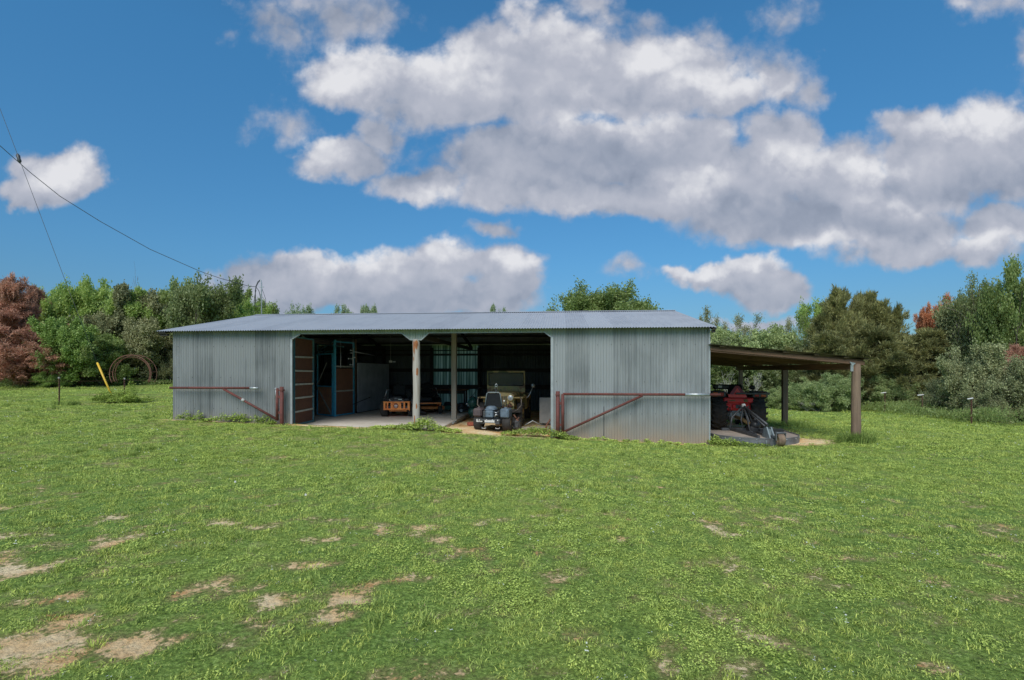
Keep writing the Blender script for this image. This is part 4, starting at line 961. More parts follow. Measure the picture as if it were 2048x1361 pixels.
# ------------------------------------------------------------------ red pipe gates swung back against the walls
def gate(name, label, hinge, ang, L_, zr, zb, brace, sleeve, ztop, grey=None):
    e = empty(name, hinge, ang, label, 'gate', 'red pipe gates folded back on the front wall')
    mb = MB(); mb.tube([(0, 0, -.5), (0, 0, ztop)], .055, 12); mb.box((-.065, -.065, ztop-.12), (.065, .065, ztop-.08)); mb.build('gate_post', M['rustred'], e)
    s = 1 if L_ > 0 else -1
    mb = MB(); mb.tube([(s*.14, 0, zb), (s*.14, 0, zr)], .045, 10); mb.box(tuple(sorted((s*.05, s*.10)))[:1]+(-.02, zb+.2), tuple(sorted((s*.05, s*.10)))[1:]+(.02, zb+.27)); mb.box(tuple(sorted((s*.05, s*.10)))[:1]+(-.02, zr-.3), tuple(sorted((s*.05, s*.10)))[1:]+(.02, zr-.22)); mb.build('hinge_pipe', M['rustred'], e)
    x0 = s*.14 if not grey else s*grey
    mb = MB(); mb.tube([(x0, 0, zr), (L_, 0, zr)], .036, 10); mb.build('top_rail', M['rustred'], e)
    mb = MB(); mb.tube([(s*.16, 0, zb+.04), (brace, 0, zr-.03)], .034, 10); mb.build('brace', M['rustred'], e)
    if sleeve:
        mb = MB(); mb.tube([(sleeve[0], 0, zr), (sleeve[1], 0, zr)], .046, 12); mb.build('sleeve', M['galv'], e)
    return e
# left
hu = U(563.5, -.2); hp = BP(hu, -.2); gl = G(hp.x, hp.y)
Yh = hp.y
lx = U(340, -.2)-hu
zr = CAM-(776-HY)/F*Yh-.0
gL = gate('pipe_gate', 'rusty red pipe gate against the left wall with a silver gap near its post', hp, BA, lx, 1.24, gl+.12, U(447, -.2)-hu, None, CAM-(774-HY)/F*Yh, grey=U(500, -.2)*-1+hu)
mb = MB(); mb.tube([(U(517, -.2)-hu, 0, 1.235), (U(497, -.2)-hu, 0, 1.24)], .034, 10); mb.build('bare_rail_end', M['galv'], gL)
mb = MB(); mb.tube([(-.14, -.005, 1.2), (-.20, 0, 1.225)], .04, 10); mb.tube([(-.17, -.01, .95), (-.165, -.01, 1.2)], .03, 8); mb.build('bare_hinge_end', M['galv'], gL)
mb = MB(); q0 = Vector((-.16, 0, gl+.16)); q1 = Vector((U(447, -.2)-hu, 0, 1.21)); mb.tube([q0.lerp(q1, .60), q0.lerp(q1, .65)], .045, 10); mb.build('brace_clamp', M['offwhite'], gL)
# right
hu = U(1115.5, -.2); hp = BP(hu, -.2); gl = G(hp.x, hp.y)
gR = gate('pipe_gate', 'red pipe gate against the right wall with a bare silver sleeve on its rail', hp, BA, U(1441, -.2)-hu, 1.10, gl+.14, U(1285, -.2)-hu, (U(1370, -.2)-hu, U(1419, -.2)-hu), CAM-(783-HY)/F*hp.y)
# ------------------------------------------------------------------ lean-to at the right end (local frame: x along the front, y back)
LU = BW; 
lt = empty('lean_to', BP(BW, 0, 0), BA, 'open timber lean-to with sloping tin roof on the right end of the barn', 'shelter')
ZI, ZO = 2.455, 2.075; LWD = 4.05
def lz(x): return ZI+(ZO-ZI)*x/LWD
zs = [G(*BP(BW+3.84, v).xy) for v in (0, 4.5, 8.9)]
for k, v in enumerate((0.02, 4.5, 8.9)):
    mb = MB(); g_ = zs[k]
    if k == 0:
        pts = [(3.84+rr.uniform(-.008, .008), v, z) for z in np.linspace(g_-.3, ZO-.14, 9)]
        mb.tube(pts, [.125, .12, .118, .115, .113, .11, .108, .106, .105], 12)
    else: mb.box((3.80, v-.07, g_-.3), (3.98 if k == 1 else 3.95, v+.08, ZO-.30), bev=.01)
    mb.build('post', M['leanpost'], lt)
mb = MB(); mb.box((3.70, -.05, ZO-.30), (3.78, 9.0, ZO-.13)); mb.build('plate_beam', M['leanbeamy'], lt)
mb = MB(); mb.box((3.66, -.065, ZO-.34), (3.73, -.05, ZO-.16)); mb.prism([(3.62, ZO-.08), (3.78, ZO-.12), (3.70, ZO-.20)], -.005, 0.0, TR(0, -.085, 0) @ RX(R(90))); mb.build('bracket', M['galv'], lt)
for v in (0.0, 2.3, 4.5, 6.8, 8.95):
    mb = MB(); d = 0.09 if v == 0 else .06
    mb.bar((.03, v, lz(0)-.11 if v else lz(0)-.105), (4.0, v, lz(4.0)-.11), .05, .15)
    if v == 0: mb.bar((.03, v-.04, lz(0)-.09), (4.02, v-.04, lz(4.0)-.13), .03, .10)
    mb.build('rafter', M['leanbeam'], lt)
for k, x in enumerate((.25, 1.1, 1.9, 2.7, 3.45, 3.95)):
    mb = MB(); mb.box((x, -.16, lz(x)-.036), (x+.12, 9.1, lz(x)-.004)); mb.build('purlin', M['mossdeck'], lt)
mb = MB(); n = int(9.5/PER*5)
for a in range(1):
    vs = []; fs = []
    for i in range(n+1):
        y = -.22+9.5*i/n; dz = .010*math.cos(2*math.pi*y/PER)+.018
        vs += [(-.02, y, lz(0)+dz), (2.1, y, lz(2.1)+dz+.004*math.sin(y*3)), (LWD+.15, y, lz(LWD+.15)+dz)]
    for i in range(n):
        for k in (0, 1): fs.append((3*i+k, 3*i+k+1, 3*i+k+4, 3*i+k+3))
    mb.add(vs, fs, 0, True)
mb.build('tin_roof', mat('weathered_lean_to_tin', (.17, .15, .13), .7, .3, c2=(.07, .06, .05), scale=2), lt)

# ------------------------------------------------------------------ tractor under it, rear to the camera (rear faces -y, local)
TX = place(1471, 17.3); TX.z = G(TX.x, TX.y)-.01
e = empty('tractor', TX, R(-11), 'red tractor with orange safety triangle parked rear out under the lean-to', 'tractor')
for s in (-1, 1): wheel(e, s*.60, 0, .60, .62, .45, M['rubber'], M['offwhite'], .55, lugs=20, lugh=.028, name='rear_wheel')
for s in (-1, 1): wheel(e, s*.55, 1.9, .36, .36, .22, M['rubber'], M['offwhite'], .55, lugs=16, lugh=.02, name='front_wheel')
for s in (-1, 1):
    mb = MB(); vs = []; fs = []; r = .70
    for k in range(12):
        a = R(20+k*8.5); 
        for x in (s*.42, s*.84): vs.append((x, r*math.cos(a)*-1*(-1), .60+r*math.sin(a)))
    for k in range(11): fs.append((2*k, 2*k+1, 2*k+3, 2*k+2))
    mb.add(vs, fs, 0, True)
    x0, x1 = sorted((s*.40, s*.44)); mb.prism([(math.cos(R(20+k*8.5))*r, .60+r*math.sin(R(20+k*8.5))) for k in range(12)], x0, x1, Matrix(((0,0,1,0),(1,0,0,0),(0,1,0,0),(0,0,0,1))))
    mb.box((min(s*.40, s*.88), -.50, 1.10), (max(s*.40, s*.88), .40, 1.30), 1, bev=.03)
    f = mb.build('fender', [M['tred'], M['darksteel']], e)
    lx0 = s*.74
    mb = MB(); mb.box((lx0-.075, -.53, 1.13), (lx0+.075, -.50, 1.27), bev=.03); mb.build('tail_light', M['amber'], f)
    mb = MB(); mb.box((s*.54-.065, -.53, 1.14), (s*.54+.065, -.50, 1.26), bev=.03); mb.build('tail_light', M['redlens'], f)
mb = MB(); mb.box((-.12, -.57, 1.20), (.92, -.52, 1.262), bev=.01); mb.build('fender_deck', M['darksteel'], e)
mb = MB(); mb.box((-.48, -.50, .92), (.44, -.2, 1.09), bev=.03); mb.box((-.50, -.44, .74), (-.28, -.1, .88), bev=.03); mb.box((-.20, -.44, .72), (.30, -.1, .88), bev=.03); mb.box((-.50, -.38, .66), (.44, .0, .95), bev=.04); mb.build('rear_panel', M['tred'], e)
mb = MB(); mb.box((.14, -.506, .95), (.26, -.502, 1.05)); mb.box((-.30, -.506, .98), (-.12, -.502, 1.02)); mb.build('decal', M['yellowshaft'], e)
T = TR(-.05, -.50, 1.10) @ RX(R(82)); 
mb = MB(); mb.prism([(-.27, 0), (.27, 0), (.29, .05), (.06, .37), (-.0, .39), (-.06, .37), (-.29, .05)], 0, .012, T, 1); mb.prism([(-.17, .045), (.17, .045), (.0, .31)], .0125, .016, T, 0)
mb.prism([(-.27, .0), (.29, .0), (.24, .10), (-.30, .10)], .017, .019, T, 0); mb.build('safety_triangle', [M['smv'], M['smvedge']], e)
mb = MB(); mb.box((-.28, -.1, 1.05), (.18, .35, 1.18), bev=.05); mb.box((-.28, -.22, 1.15), (.18, -.10, 1.52), bev=.05); mb.build('seat', M['seatv'], e)
mb = MB(); mb.box((-.75, -.25, 1.36), (-.25, -.05, 1.52), bev=.04); mb.box((-.60, -.262, 1.41), (-.48, -.25, 1.48), 1); mb.build('tool_box', [M['black'], M['white']], e)
mb = MB(); mb.ball((.50, -.1, 1.42), (.10, .08, .08)); mb.tube([(.52, -.1, 1.42), (.68, -.1, 1.62)], .012, 6, 1); mb.build('control_lever', [M['black'], M['offwhite']], e)
mb = MB(); mb.box((-.28, .6, .62), (.28, 2.2, 1.18), bev=.08); mb.box((-.3, 2.2, .6), (.3, 2.3, 1.15), bev=.05); mb.build('hood', M['tred'], e)
mb = MB(); mb.tube([(0, .9, 1.1), (0, .62, 1.35)], .025, 8); mb.lathe([(.18, 0), (.19, .013), (.18, .026), (.17, .013), (.18, 0)], TR(0, .6, 1.37) @ RX(R(25)), 20); mb.build('steering_wheel', M['black'], e)
mb = MB(); mb.box((-.22, -.28, .35), (.20, 1.2, .74), bev=.06); mb.tube([(-.44, 0, .58), (.44, 0, .58)], .13, 12); mb.box((-.32, -.34, .42), (-.14, -.1, .62), bev=.04); mb.lathe([(.11, 0), (.10, .1), (.05, .12), (.001, .12)], TR(0, -.26, .52) @ RX(R(90)), 16)
for s in (-1, 1): mb.box((s*.30-.05, 1.0, .36), (s*.30+.05, 2.1, .6)); mb.tube([(s*.1, 1.9, .36), (s*.5, 1.9, .36)], .05, 8)
mb.build('transmission', [M['deckgrey']], e)
mb = MB()
for s in (-1, 1):
    mb.tube([(s*.28, -.1, .40), (s*.34, -.95, .34)], .03, 8); mb.tube([(s*.24, -.3, .85), (s*.33, -.7, .36)], .018, 8); mb.tube([(s*.14, -.1, .8), (s*.26, -.36, .86)], .03, 8)
mb.tube([(0, -.40, .80), (.06, -.75, .66), (.10, -1.25, .86)], .024, 8); mb.box((-.09, -.46, .74), (.07, -.36, .86))
mb.tube([(-.45, -.45, .90), (-.42, -.5, .5)], .01, 6); mb.tube([(.42, -.45, .92), (.42, -.5, .55)], .01, 6)
mb.build('lift_arm', M['darksteel'], e)

M['tailrub'] = mat('muddy_tail_tyre', (.26, .18, .12), .9, c2=(.13, .09, .065), scale=8)
# ------------------------------------------------------------------ rotary cutter on the lift arms
BX = Vector((6.84, 14.62, 0)); bz = G(BX.x, BX.y)
e = empty('rotary_cutter', (BX.x, BX.y, bz), R(-6), 'round grey rotary brush cutter with A frame and tail wheel behind the tractor', 'brush cutter')
e.scale = (1, 1, 1)
mb = MB(); out = []; RR = 1.20
for k in range(29):
    a = R(180+k*180/28); out.append((RR*math.cos(a), RR*.98*math.sin(a)))
out += [(RR, .9), (-RR, .9)]
zt = .20-.02
mb.prism(out, zt-.012, zt, None, 0); dk = mb.build('deck_plate', M['decktop'], e)
mb = MB(); n = len(out)
for i in range(n):
    a = Vector((*out[i], 0)); b = Vector((*out[(i+1) % n], 0))
    if i == n-2: continue
    mb.add([(a.x, a.y, .0), (b.x, b.y, .0), (b.x, b.y, zt+.03), (a.x, a.y, zt+.03), (a.x*.985, a.y*.985, .0), (b.x*.985, b.y*.985, .0), (b.x*.985, b.y*.985, zt+.03), (a.x*.985, a.y*.985, zt+.03)], [(0,1,2,3), (7,6,5,4), (3,2,6,7), (0,4,5,1)])
    if 2 < i < 28 and i % 3 == 0: mb.ball((a.x*1.004, a.y*1.004, zt-.015), .014, 1, 5)
mb.bar((-.05, -1.20, zt-.02), (-.05, -1.21, .01), .03, .03, 1)
mb.add([(math.cos(R(a))*1.214, math.sin(R(a))*1.19, z) for a in (225, 240, 255, 266) for z in (-.0, .07)], [(0,2,3,1), (2,4,5,3), (4,6,7,5)], 1)
mb.build('skirt', [M['deckside'], M['steel']], e)
mb = MB()
Ti = (TR(BX.x, BX.y, bz) @ RZ(R(-6))).inverted()
def lq(px, py, Y): return Ti @ at(px, py, Y)
for s in (-1, 1): mb.bar((s*.30, .75, zt+.04), (s*.12-.02, -.95, zt+.04), .06, .07)
mb.bar((-.6, .8, zt+.04), (.6, .8, zt+.04), .08, .08); mb.bar(lq(1462, 857, 15.4), lq(1512, 869, 14.2), .06, .06); mb.build('deck_beam', M['darksteel'], e)
ap = lq(1487, 812, 15.5)
for pts, r in (((ap, lq(1464, 835, 15.45), lq(1460, 857, 15.4)), .030), ((ap, lq(1493, 833, 15.1), lq(1500, 862, 14.6), lq(1509, 868, 14.3)), .020),
               ((ap, lq(1510, 836, 15.2), lq(1510, 850, 15.1)), .015), ((ap, lq(1535, 850, 14.0)), .032), ((ap+Vector((0, 0, -.04)), lq(1530, 853, 14.05)), .02), ((ap, lq(1499, 845, 15.0)), .018), ((ap, lq(1482, 840, 15.5), lq(1486, 856, 15.4)), .02)):
    mb = MB(); mb.tube(pts, r, 8); mb.build('frame_arm', M['darksteel'], e)
mb = MB(); mb.box(tuple(ap-Vector((.05, .06, .04))), tuple(ap+Vector((.05, .06, .06))), bev=.02); mb.build('mast_head', M['white'], e)
gb = lq(1507, 857, 14.8)
mb = MB(); mb.box((gb.x-.16, gb.y-.14, zt), (gb.x+.14, gb.y+.2, zt+.2), 0, bev=.05); mb.lathe([(.13, 0), (.15, .04), (.10, .13), (.06, .18), (.001, .18)], TR(gb.x+.04, gb.y+.02, zt+.22) @ RX(R(75)), 16); mb.box((gb.x+.1, gb.y-.2, zt), (gb.x+.2, gb.y-.12, zt+.14)); mb.build('gearbox', M['black'], e)
mb = MB(); mb.tube([lq(1469, 833, 16.3), lq(1482, 838, 15.8), lq(1499, 848, 15.0)], [.045, .055, .055], 10); mb.build('drive_shaft', M['yellowshaft'], e)
mb = MB(); T = Matrix(((0,0,1,0),(1,0,0,0),(0,1,0,0),(0,0,0,1))); br_ = lq(1536, 860, 13.75); by = br_.y
for x in (br_.x-.06, br_.x+.05): mb.prism([(by-.30, zt), (by+.25, zt), (by+.14, zt+.26), (by-.04, zt+.30)], x, x+.035, T)
mb.box((br_.x-.02, by-.1, zt+.02), (br_.x+.05, by+.1, zt+.24)); mb.tube([(br_.x+.12, by-.2, -.02), (br_.x+.12, by-.2, .26)], .02, 8); mb.build('tail_bracket', M['deckgrey'], e)
mb = MB(); mb.box((br_.x+.08, by-.02, zt+.10), (br_.x+.40, by+.16, zt+.24), bev=.01); mb.build('counterweight', M['black'], e)
tw = lq(1561, 880, 13.15)
mb = MB(); mb.bar((br_.x+.02, by-.1, zt+.05), (tw.x, tw.y+.06, zt+.10), .09, .06); mb.box((tw.x-.12, tw.y-.07, tw.z+.17), (tw.x+.12, tw.y+.07, tw.z+.195)); mb.box((tw.x-.12, tw.y-.05, tw.z-.02), (tw.x-.105, tw.y+.05, tw.z+.17)); mb.box((tw.x+.105, tw.y-.05, tw.z-.02), (tw.x+.12, tw.y+.05, tw.z+.17)); tf = mb.build('tail_fork', M['deckside'], e)
w = wheel(e, tw.x, tw.y, tw.z, .16, .17, M['tailrub'], M['tanrim'], .45, name='tail_wheel')

# ------------------------------------------------------------------ guy wire with its yellow guard, service wire, mast
Yg = 22.0
A0 = at(231, 806, Yg); A0.z = G(A0.x, A0.y)-.05; A1 = at(195, 727, Yg); top = at(-40, 115, Yg)
d = (at(135, 575, Yg)-at(195, 727, Yg)).normalized()
e = empty('guy_guard', A0, 0, 'tall yellow plastic guard leaning on the guy wire in the left grass', 'wire guard')
mb = MB(); v1 = A1-A0; mb.tube([(0, 0, 0), v1*.5+Vector((.0, -.01, 0)), v1], [.036, .038, .042], 10); mb.ball(v1, .042); mb.build('guard_tube', M['guard'], e)
mb = MB(); mb.tube([A1, at(135, 574, Yg), at(38, 317, Yg), at(0, 218, Yg), at(-60, 62, Yg)], .009, 5); gw = mb.build('guy_wire', M['wire']); tag(gw, 'straight guy wire rising from the yellow guard to the upper left', 'wire')
mb = MB(); c0 = at(40, 326, Yg); c1 = at(35, 308, Yg); mb.tube([c0, c0.lerp(c1, .2), c0.lerp(c1, .5), c0.lerp(c1, .8), c1], [.03, .075, .06, .075, .03], 9); mb.build('insulator', M['darksteel'], gw)
# mast on the left end of the ridge
um = U(523, BD/2+.4); mp_ = BP(um, BD/2+.4); Ym = mp_.y
def mz(py): return CAM-(py-HY)/F*Ym
e = empty('service_mast', (mp_.x, mp_.y, 0), BA, 'grey service mast with looping cables on the left end of the ridge', 'mast')
mb = MB(); mb.tube([(0, 0, 2.2), (0, 0, mz(566)), (-.03, 0, mz(561)), (-.07, 0, mz(560))], .024, 8); mb.bar((-.10, 0, mz(574.5)), (.10, 0, mz(574.5)), .03, .03); mb.build('mast_pipe', M['galv'], e)
mb = MB(); px_ = Ym/F
mb.tube([(-.06, 0, mz(561)), (-3.5*px_*2, 0, mz(564)), (-11*px_, 0, mz(572)), (-12.5*px_, -.02, mz(582)), (-12.5*px_, 0, mz(606))], [.03, .028, .024, .018, .016], 7); mb.tube([(-11*px_, 0, mz(575)), (-6*px_, .02, mz(582)), (-3*px_, .02, mz(594)), (-5*px_, .02, mz(604))], .014, 6)
mb.tube([(-12*px_, .02, mz(580)), (-15*px_, .02, mz(592)), (-16*px_, .02, mz(606)), (-12*px_, 0, mz(614)), (-2*px_, 0, mz(612))], .013, 6); mb.tube([(.02, 0, mz(578)), (5*px_, 0, mz(588)), (9*px_, 0, mz(600)), (8*px_, 0, mz(611)), (0, 0, mz(615))], .009, 6)
mb.build('cable_loop', M['wire'], e)
# service wire sagging from upper left
pp = [(-60, 240), (0, 292), (60, 345), (120, 393), (200, 443), (300, 499), (400, 543), (440, 557), (480, 568), (498, 573), (512, 574)]
Ys = np.linspace(17.5, Ym, len(pp))
mb = MB(); q = [at(px, py, 15+(Ym-15)*((px+60)/572)) for px, py in pp]; mb.tube(q, .011, 5); tag(mb.build('service_wire', M['wire']), 'sagging service wire running from the upper left to the roof mast', 'wire')

# ------------------------------------------------------------------ hay ring in the trees
c = at(261, 748, 29.0); 
e = empty('hay_ring', (c.x, c.y, G(c.x, c.y)), R(8), 'large rusty steel ring standing on edge among the left trees', 'ring')
rz_ = c.z-e.location.z; mb = MB()
for r, y in ((1.08, 0), (.97, .1), (1.10, .55)):
    mb.tube([(r*math.cos(t), y, rz_+r*.98*math.sin(t)) for t in np.linspace(-.5, math.pi+.5, 34)], .026 if y < .3 else .02, 6)
for k in range(9):
    t = -.4+k*(math.pi+.8)/8; mb.tube([(1.08*math.cos(t), 0, rz_+1.06*math.sin(t)), (1.10*math.cos(t), .55, rz_+1.08*math.sin(t))], .02, 5)
mb.build('ring_frame', M['rust'], e)

# ------------------------------------------------------------------ wire fences
def tpost(px, Y, h, label, ins=True, extra=None):
    p = place(px, Y)
    e = empty('fence_post', (p.x, p.y, p.z), R(random.Random(px).uniform(-20, 20)), label, 'fence post', 'steel posts of the wire fence')
    mb = MB(); lean = random.Random(px).uniform(-.02, .02)
    mb.bar((0, 0, -.2), (lean, 0, h), .05, .012, up=(1, 0, 0)); mb.bar((0, .02, -.2), (lean, .02, h), .012, .035, up=(1, 0, 0)); 
    for k in range(12): mb.box((-.028, -.012, .15+k*h/13), (.028, -.004, .17+k*h/13))
    mb.build('steel_post', M['tpost'], e)
    if ins:
        mb = MB(); mb.bar((-.22, -.02, h-.07), (.05, -.02, h-.03), .04, .05, bev=.01); mb.build('insulator', M['white'], e)
    else:
        mb = MB(); mb.box((-.028, -.02, h-.05), (.028, .03, h+.01)); mb.build('post_tip', M['offwhite'], e)
    return p, h
fl = [tpost(-70, 20.0, 1.12, 'rusty post beyond the left edge of the wire fence', False) if False else None]
pa = tpost(118, 20.5, 1.10, 'rusty fence post in the open grass left of the yellow guard', False)
pb = tpost(249, 22.4, 1.02, 'rusty fence post rising from weeds right of the yellow guard', False)
ra = tpost(1770, 28.0, 1.12, 'rusty fence post with white insulator nearest the lean-to')
rb = tpost(1845, 25.0, 1.08, 'middle rusty fence post with white insulator by the right bushes')
rc = tpost(1943, 21.0, 1.12, 'rusty fence post with white insulator nearest the right picture edge')
def wires(name, P, hs, label, r=.0035):
    mb = MB()
    for h in hs:
        for (a, b) in zip(P[:-1], P[1:]):
            m_ = a.lerp(b, .5)
            mb.tube([a+Vector((0, -.02, h)), m_+Vector((0, -.02, h-.03)), b+Vector((0, -.02, h))], r, 4, cap=False)
    tag(mb.build(name, M['tpost']), label, 'fence wire')
lft = place(-120, 18.6); 
wires('fence_wire', [lft, pa[0], pb[0], BP(-.1, 6.5, G(*BP(-.1, 6.5).xy))], (.95, .65, .35), 'thin wires strung past the yellow guard to the left end of the barn')
e1 = place(1690, 31.5); e2 = place(2120, 16.6)
wires('fence_wire', [e1, ra[0], rb[0], rc[0], e2], (1.05, .8, .5, .25), 'thin wires strung between the posts with white insulators')
# ------------------------------------------------------------------ trees
def quad_cloud(P, D, N_, Lh, Wd, rng, bend=.0, tri=False):
    """leaf faces: centre P, long axis D, face normal about N_; arrays"""
    n = len(P); S = np.cross(D, N_); S /= np.linalg.norm(S, axis=1)[:, None]+1e-9
    L_ = (Lh*rng.uniform(.6, 1.25, n))[:, None]; W_ = (Wd*rng.uniform(.7, 1.2, n))[:, None]
    a = P; b = P+D*L_*.45+S*W_*.5; c = P+D*L_; d = P+D*L_*.5-S*W_*.5
    if tri: return np.stack([a+S*W_*.25, c, a-S*W_*.25], 1)
    return np.stack([a, b, c, d], 1)
def unit(v): return v/(np.linalg.norm(v, axis=-1, keepdims=True)+1e-9)
def mesh_from_faces(name, Fv, rng, m, tone=None):
    me = bpy.data.meshes.new(name); n, k, _ = Fv.shape
    vv = Fv.reshape(-1, 3); ff = np.arange(n*k).reshape(n, k)
    fast_mesh(me, vv, ff)
    t = rng.uniform(0, 1, n) if tone is None else tone
    me.attributes.new('tone', 'FLOAT', 'FACE').data.foreach_set('value', t.astype(np.float32))
    me.materials.append(m); return me

def branches(rng, H, spread, base, kind):
    """returns list of (points, radii) and array of twig segments (start,end,depth)"""
    segs = []; twigs = []
    nst = {'multi': 4, 'bush': 6, 'round': 3, 'sparse': 3}.get(kind, 1)
    stack = []
    for s in range(nst):
        lean = rng.normal(0, {1: .10, 3: .30}.get(nst, .45), 2)
        p = np.array([rng.normal(0, .1*(nst > 1)), rng.normal(0, .1*(nst > 1)), -.3]); d = unit(np.array([lean[0], lean[1], 1.]))
        L_ = H*(.92 if kind == 'cedar' else rng.uniform(.55, .8)); n = 9; pts = [p]; 
        for i in range(n):
            d = unit(d+rng.normal(0, .07 if kind == 'cedar' else .12, 3)+np.array([0, 0, .05])); p = p+d*L_/n; pts.append(p)
        r0 = H*(.018 if nst == 1 else .010); segs.append((np.array(pts), np.linspace(r0, r0*.25, n+1)))
        pts = np.array(pts)
        nb = {'cedar': 44, 'round': 8, 'multi': 11, 'bush': 9, 'sparse': 7, 'dome': 54}[kind]
        for b in range(nb):
            t = base+(1-base)*((b+rng.uniform(0, 1))/nb); i = min(int(t*n), n-1); q = pts[i]+(pts[i+1]-pts[i])*(t*n-i)
            az = rng.uniform(0, 2*math.pi)+b*2.4
            if kind == 'cedar': el = rng.uniform(.05, .7)+t*.5; bl = spread*(1.06-t)**.75*rng.uniform(.45, 1.3)+.3
            elif kind == 'dome': el = rng.uniform(.0, .75)+t*.45; bl = spread*math.sqrt(max(.05, 1-((t-.35)/.72)**2))*rng.uniform(.75, 1.05)
            elif kind == 'bush': el = rng.uniform(.1, 1.0); bl = spread*rng.uniform(.5, 1.)*(1.1-.5*t)
            else: el = rng.uniform(.15, .8)+t*.35; bl = spread*(math.sin(math.pi*(.22+.72*t))**.7)*rng.uniform(.65, 1.1)
            stack.append((q, np.array([math.cos(az)*math.cos(el), math.sin(az)*math.cos(el), math.sin(el)]), bl, r0*.4*(1.1-t)+.012, 1))
    while stack:
        q, d, bl, r, dep = stack.pop()
        n = 5; pts = [q]; p = q
        for i in range(n):
            d = unit(d+rng.normal(0, .17, 3)+np.array([0, 0, .05 if kind != 'cedar' else .02])); p = p+d*bl/n; pts.append(p)
        pts = np.array(pts)
        if r > .006: segs.append((pts, np.linspace(r, r*.35, n+1)))
        for i in range(1 if dep > 1 else 2, n): twigs.append((pts[i], pts[i+1]))
        if dep < 3 and bl > .45:
            for k in range({1: 6, 2: 4}[dep]):
                t = rng.uniform(.25, 1.0); i = min(int(t*n), n-1); q2 = pts[i]+(pts[i+1]-pts[i])*(t*n-i)
                d2 = unit(d+rng.normal(0, .65, 3)); stack.append((q2, d2, bl*rng.uniform(.32, .55), r*.45, dep+1))
    return segs, np.array(twigs)

def tubes_np(segs, minr, k=5):
    V = []; Fc = []; o = 0
    for pts, rs in segs:
        rs = np.maximum(rs, minr); n = len(pts); d = unit(np.gradient(pts, axis=0)); a = unit(np.cross(d, np.array([.3, .2, 1.])+1e-3)); b = np.cross(a, d)
        t = np.arange(k)*2*math.pi/k
        ring = pts[:, None]+rs[:, None, None]*(np.cos(t)[None, :, None]*a[:, None]+np.sin(t)[None, :, None]*b[:, None])
        V.append(ring.reshape(-1, 3)); i = (np.arange(n-1)[:, None]*k+np.arange(k)[None]); j = (np.arange(n-1)[:, None]*k+(np.arange(k)[None]+1) % k)
        Fc.append((np.stack([i, j, j+k, i+k], -1).reshape(-1, 4))+o); o += n*k
    return np.concatenate(V), np.concatenate(Fc)

SPEC = { # kind, H, spread, crown base, leaves per twig, leaf len, leaf wid, scatter, droop, minr, style
 'round':  dict(kind='round', H=8, spread=3.0, base=.22, nl=26, L=.17, W=.12, sc=.24, droop=-.15, minr=.012),
 'oak':    dict(kind='dome', H=8, spread=4.3, base=.38, nl=30, L=.16, W=.12, sc=.34, droop=0, minr=.015),
 'loose':  dict(kind='round', H=8, spread=2.7, base=.20, nl=11, L=.17, W=.11, sc=.26, droop=-.1, minr=.012),
 'cedar':  dict(kind='cedar', H=7, spread=2.5, base=.03, nl=19, L=.30, W=.045, sc=.13, droop=.45, minr=.008),
 'deadc':  dict(kind='cedar', H=7, spread=2.6, base=.06, nl=18, L=.24, W=.045, sc=.13, droop=-.25, minr=.009),
 'feather':dict(kind='multi', H=3.4, spread=1.9, base=.12, nl=30, L=.17, W=.035, sc=.15, droop=-.3, minr=.006),
 'bush':   dict(kind='bush', H=3.0, spread=1.9, base=.1, nl=18, L=.09, W=.06, sc=.15, droop=0, minr=.006),
 'sparse': dict(kind='sparse', H=8, spread=2.4, base=.2, nl=4, L=.14, W=.08, sc=.25, droop=0, minr=.010),
 'bare':   dict(kind='sparse', H=8, spread=2.1, base=.25, nl=0, L=.1, W=.05, sc=.1, droop=0, minr=.012),
}
_cache = {}
def proto(sp, seed):
    if (sp, seed) in _cache: return _cache[(sp, seed)]
    s = SPEC[sp]; rng = np.random.default_rng(seed*97+hash(sp) % 1 + sum(map(ord, sp)))
    segs, tw = branches(rng, s['H'], s['spread'], s['base'], s['kind'])
    V, Fc = tubes_np(segs, s['minr']); me = bpy.data.meshes.new('trunk_wood'); fast_mesh(me, V, Fc); me.polygons.foreach_set('use_smooth', [True]*len(me.polygons))
    me.materials.append(BARK)
    lf = None
    if s['nl']:
        n = s['nl']; A = np.repeat(tw[:, 0], n, 0); B = np.repeat(tw[:, 1], n, 0); t = rng.uniform(0, 1.15, len(A))[:, None]
        tdir = unit(B-A); P = A+(B-A)*t+rng.normal(0, s['sc']*.6, A.shape)
        if s['kind'] == 'cedar': D = unit(tdir*.9+rng.normal(0, .45, A.shape)+np.array([0, 0, s['droop']]))
        else: D = unit(tdir*.3+rng.normal(0, .7, A.shape)+np.array([0, 0, s['droop']]))
        Nn = unit(rng.normal(0, .7, A.shape)+np.array([0, 0, .7]))
        Fv = quad_cloud(P, D, Nn, s['L'], s['W'], rng)
        tt = rng.uniform(0, 1, len(Fv)) 
        lf = (Fv, tt, rng)
    Q = Fv[:, 2] if lf else V
    top = np.percentile(Q[:, 2], 99.0 if s['kind'] == 'dome' else 99.9); wid = np.percentile(np.hypot(Q[:, 0], Q[:, 1]), 93)*2
    print(sp, seed, 'leaves', len(lf[0]) if lf else 0, 'top', round(float(top), 2), 'wid', round(float(wid), 2))
    _cache[(sp, seed)] = (me, lf, top, {'w': wid}); return _cache[(sp, seed)]
def crown_mesh(sp, seed, mk):
    me, lf, top, d = proto(sp, seed)
    if mk not in d: d[mk] = mesh_from_faces('crown_leaves', lf[0], lf[2], LM[mk], lf[1])
    return d[mk]
_bark = {}
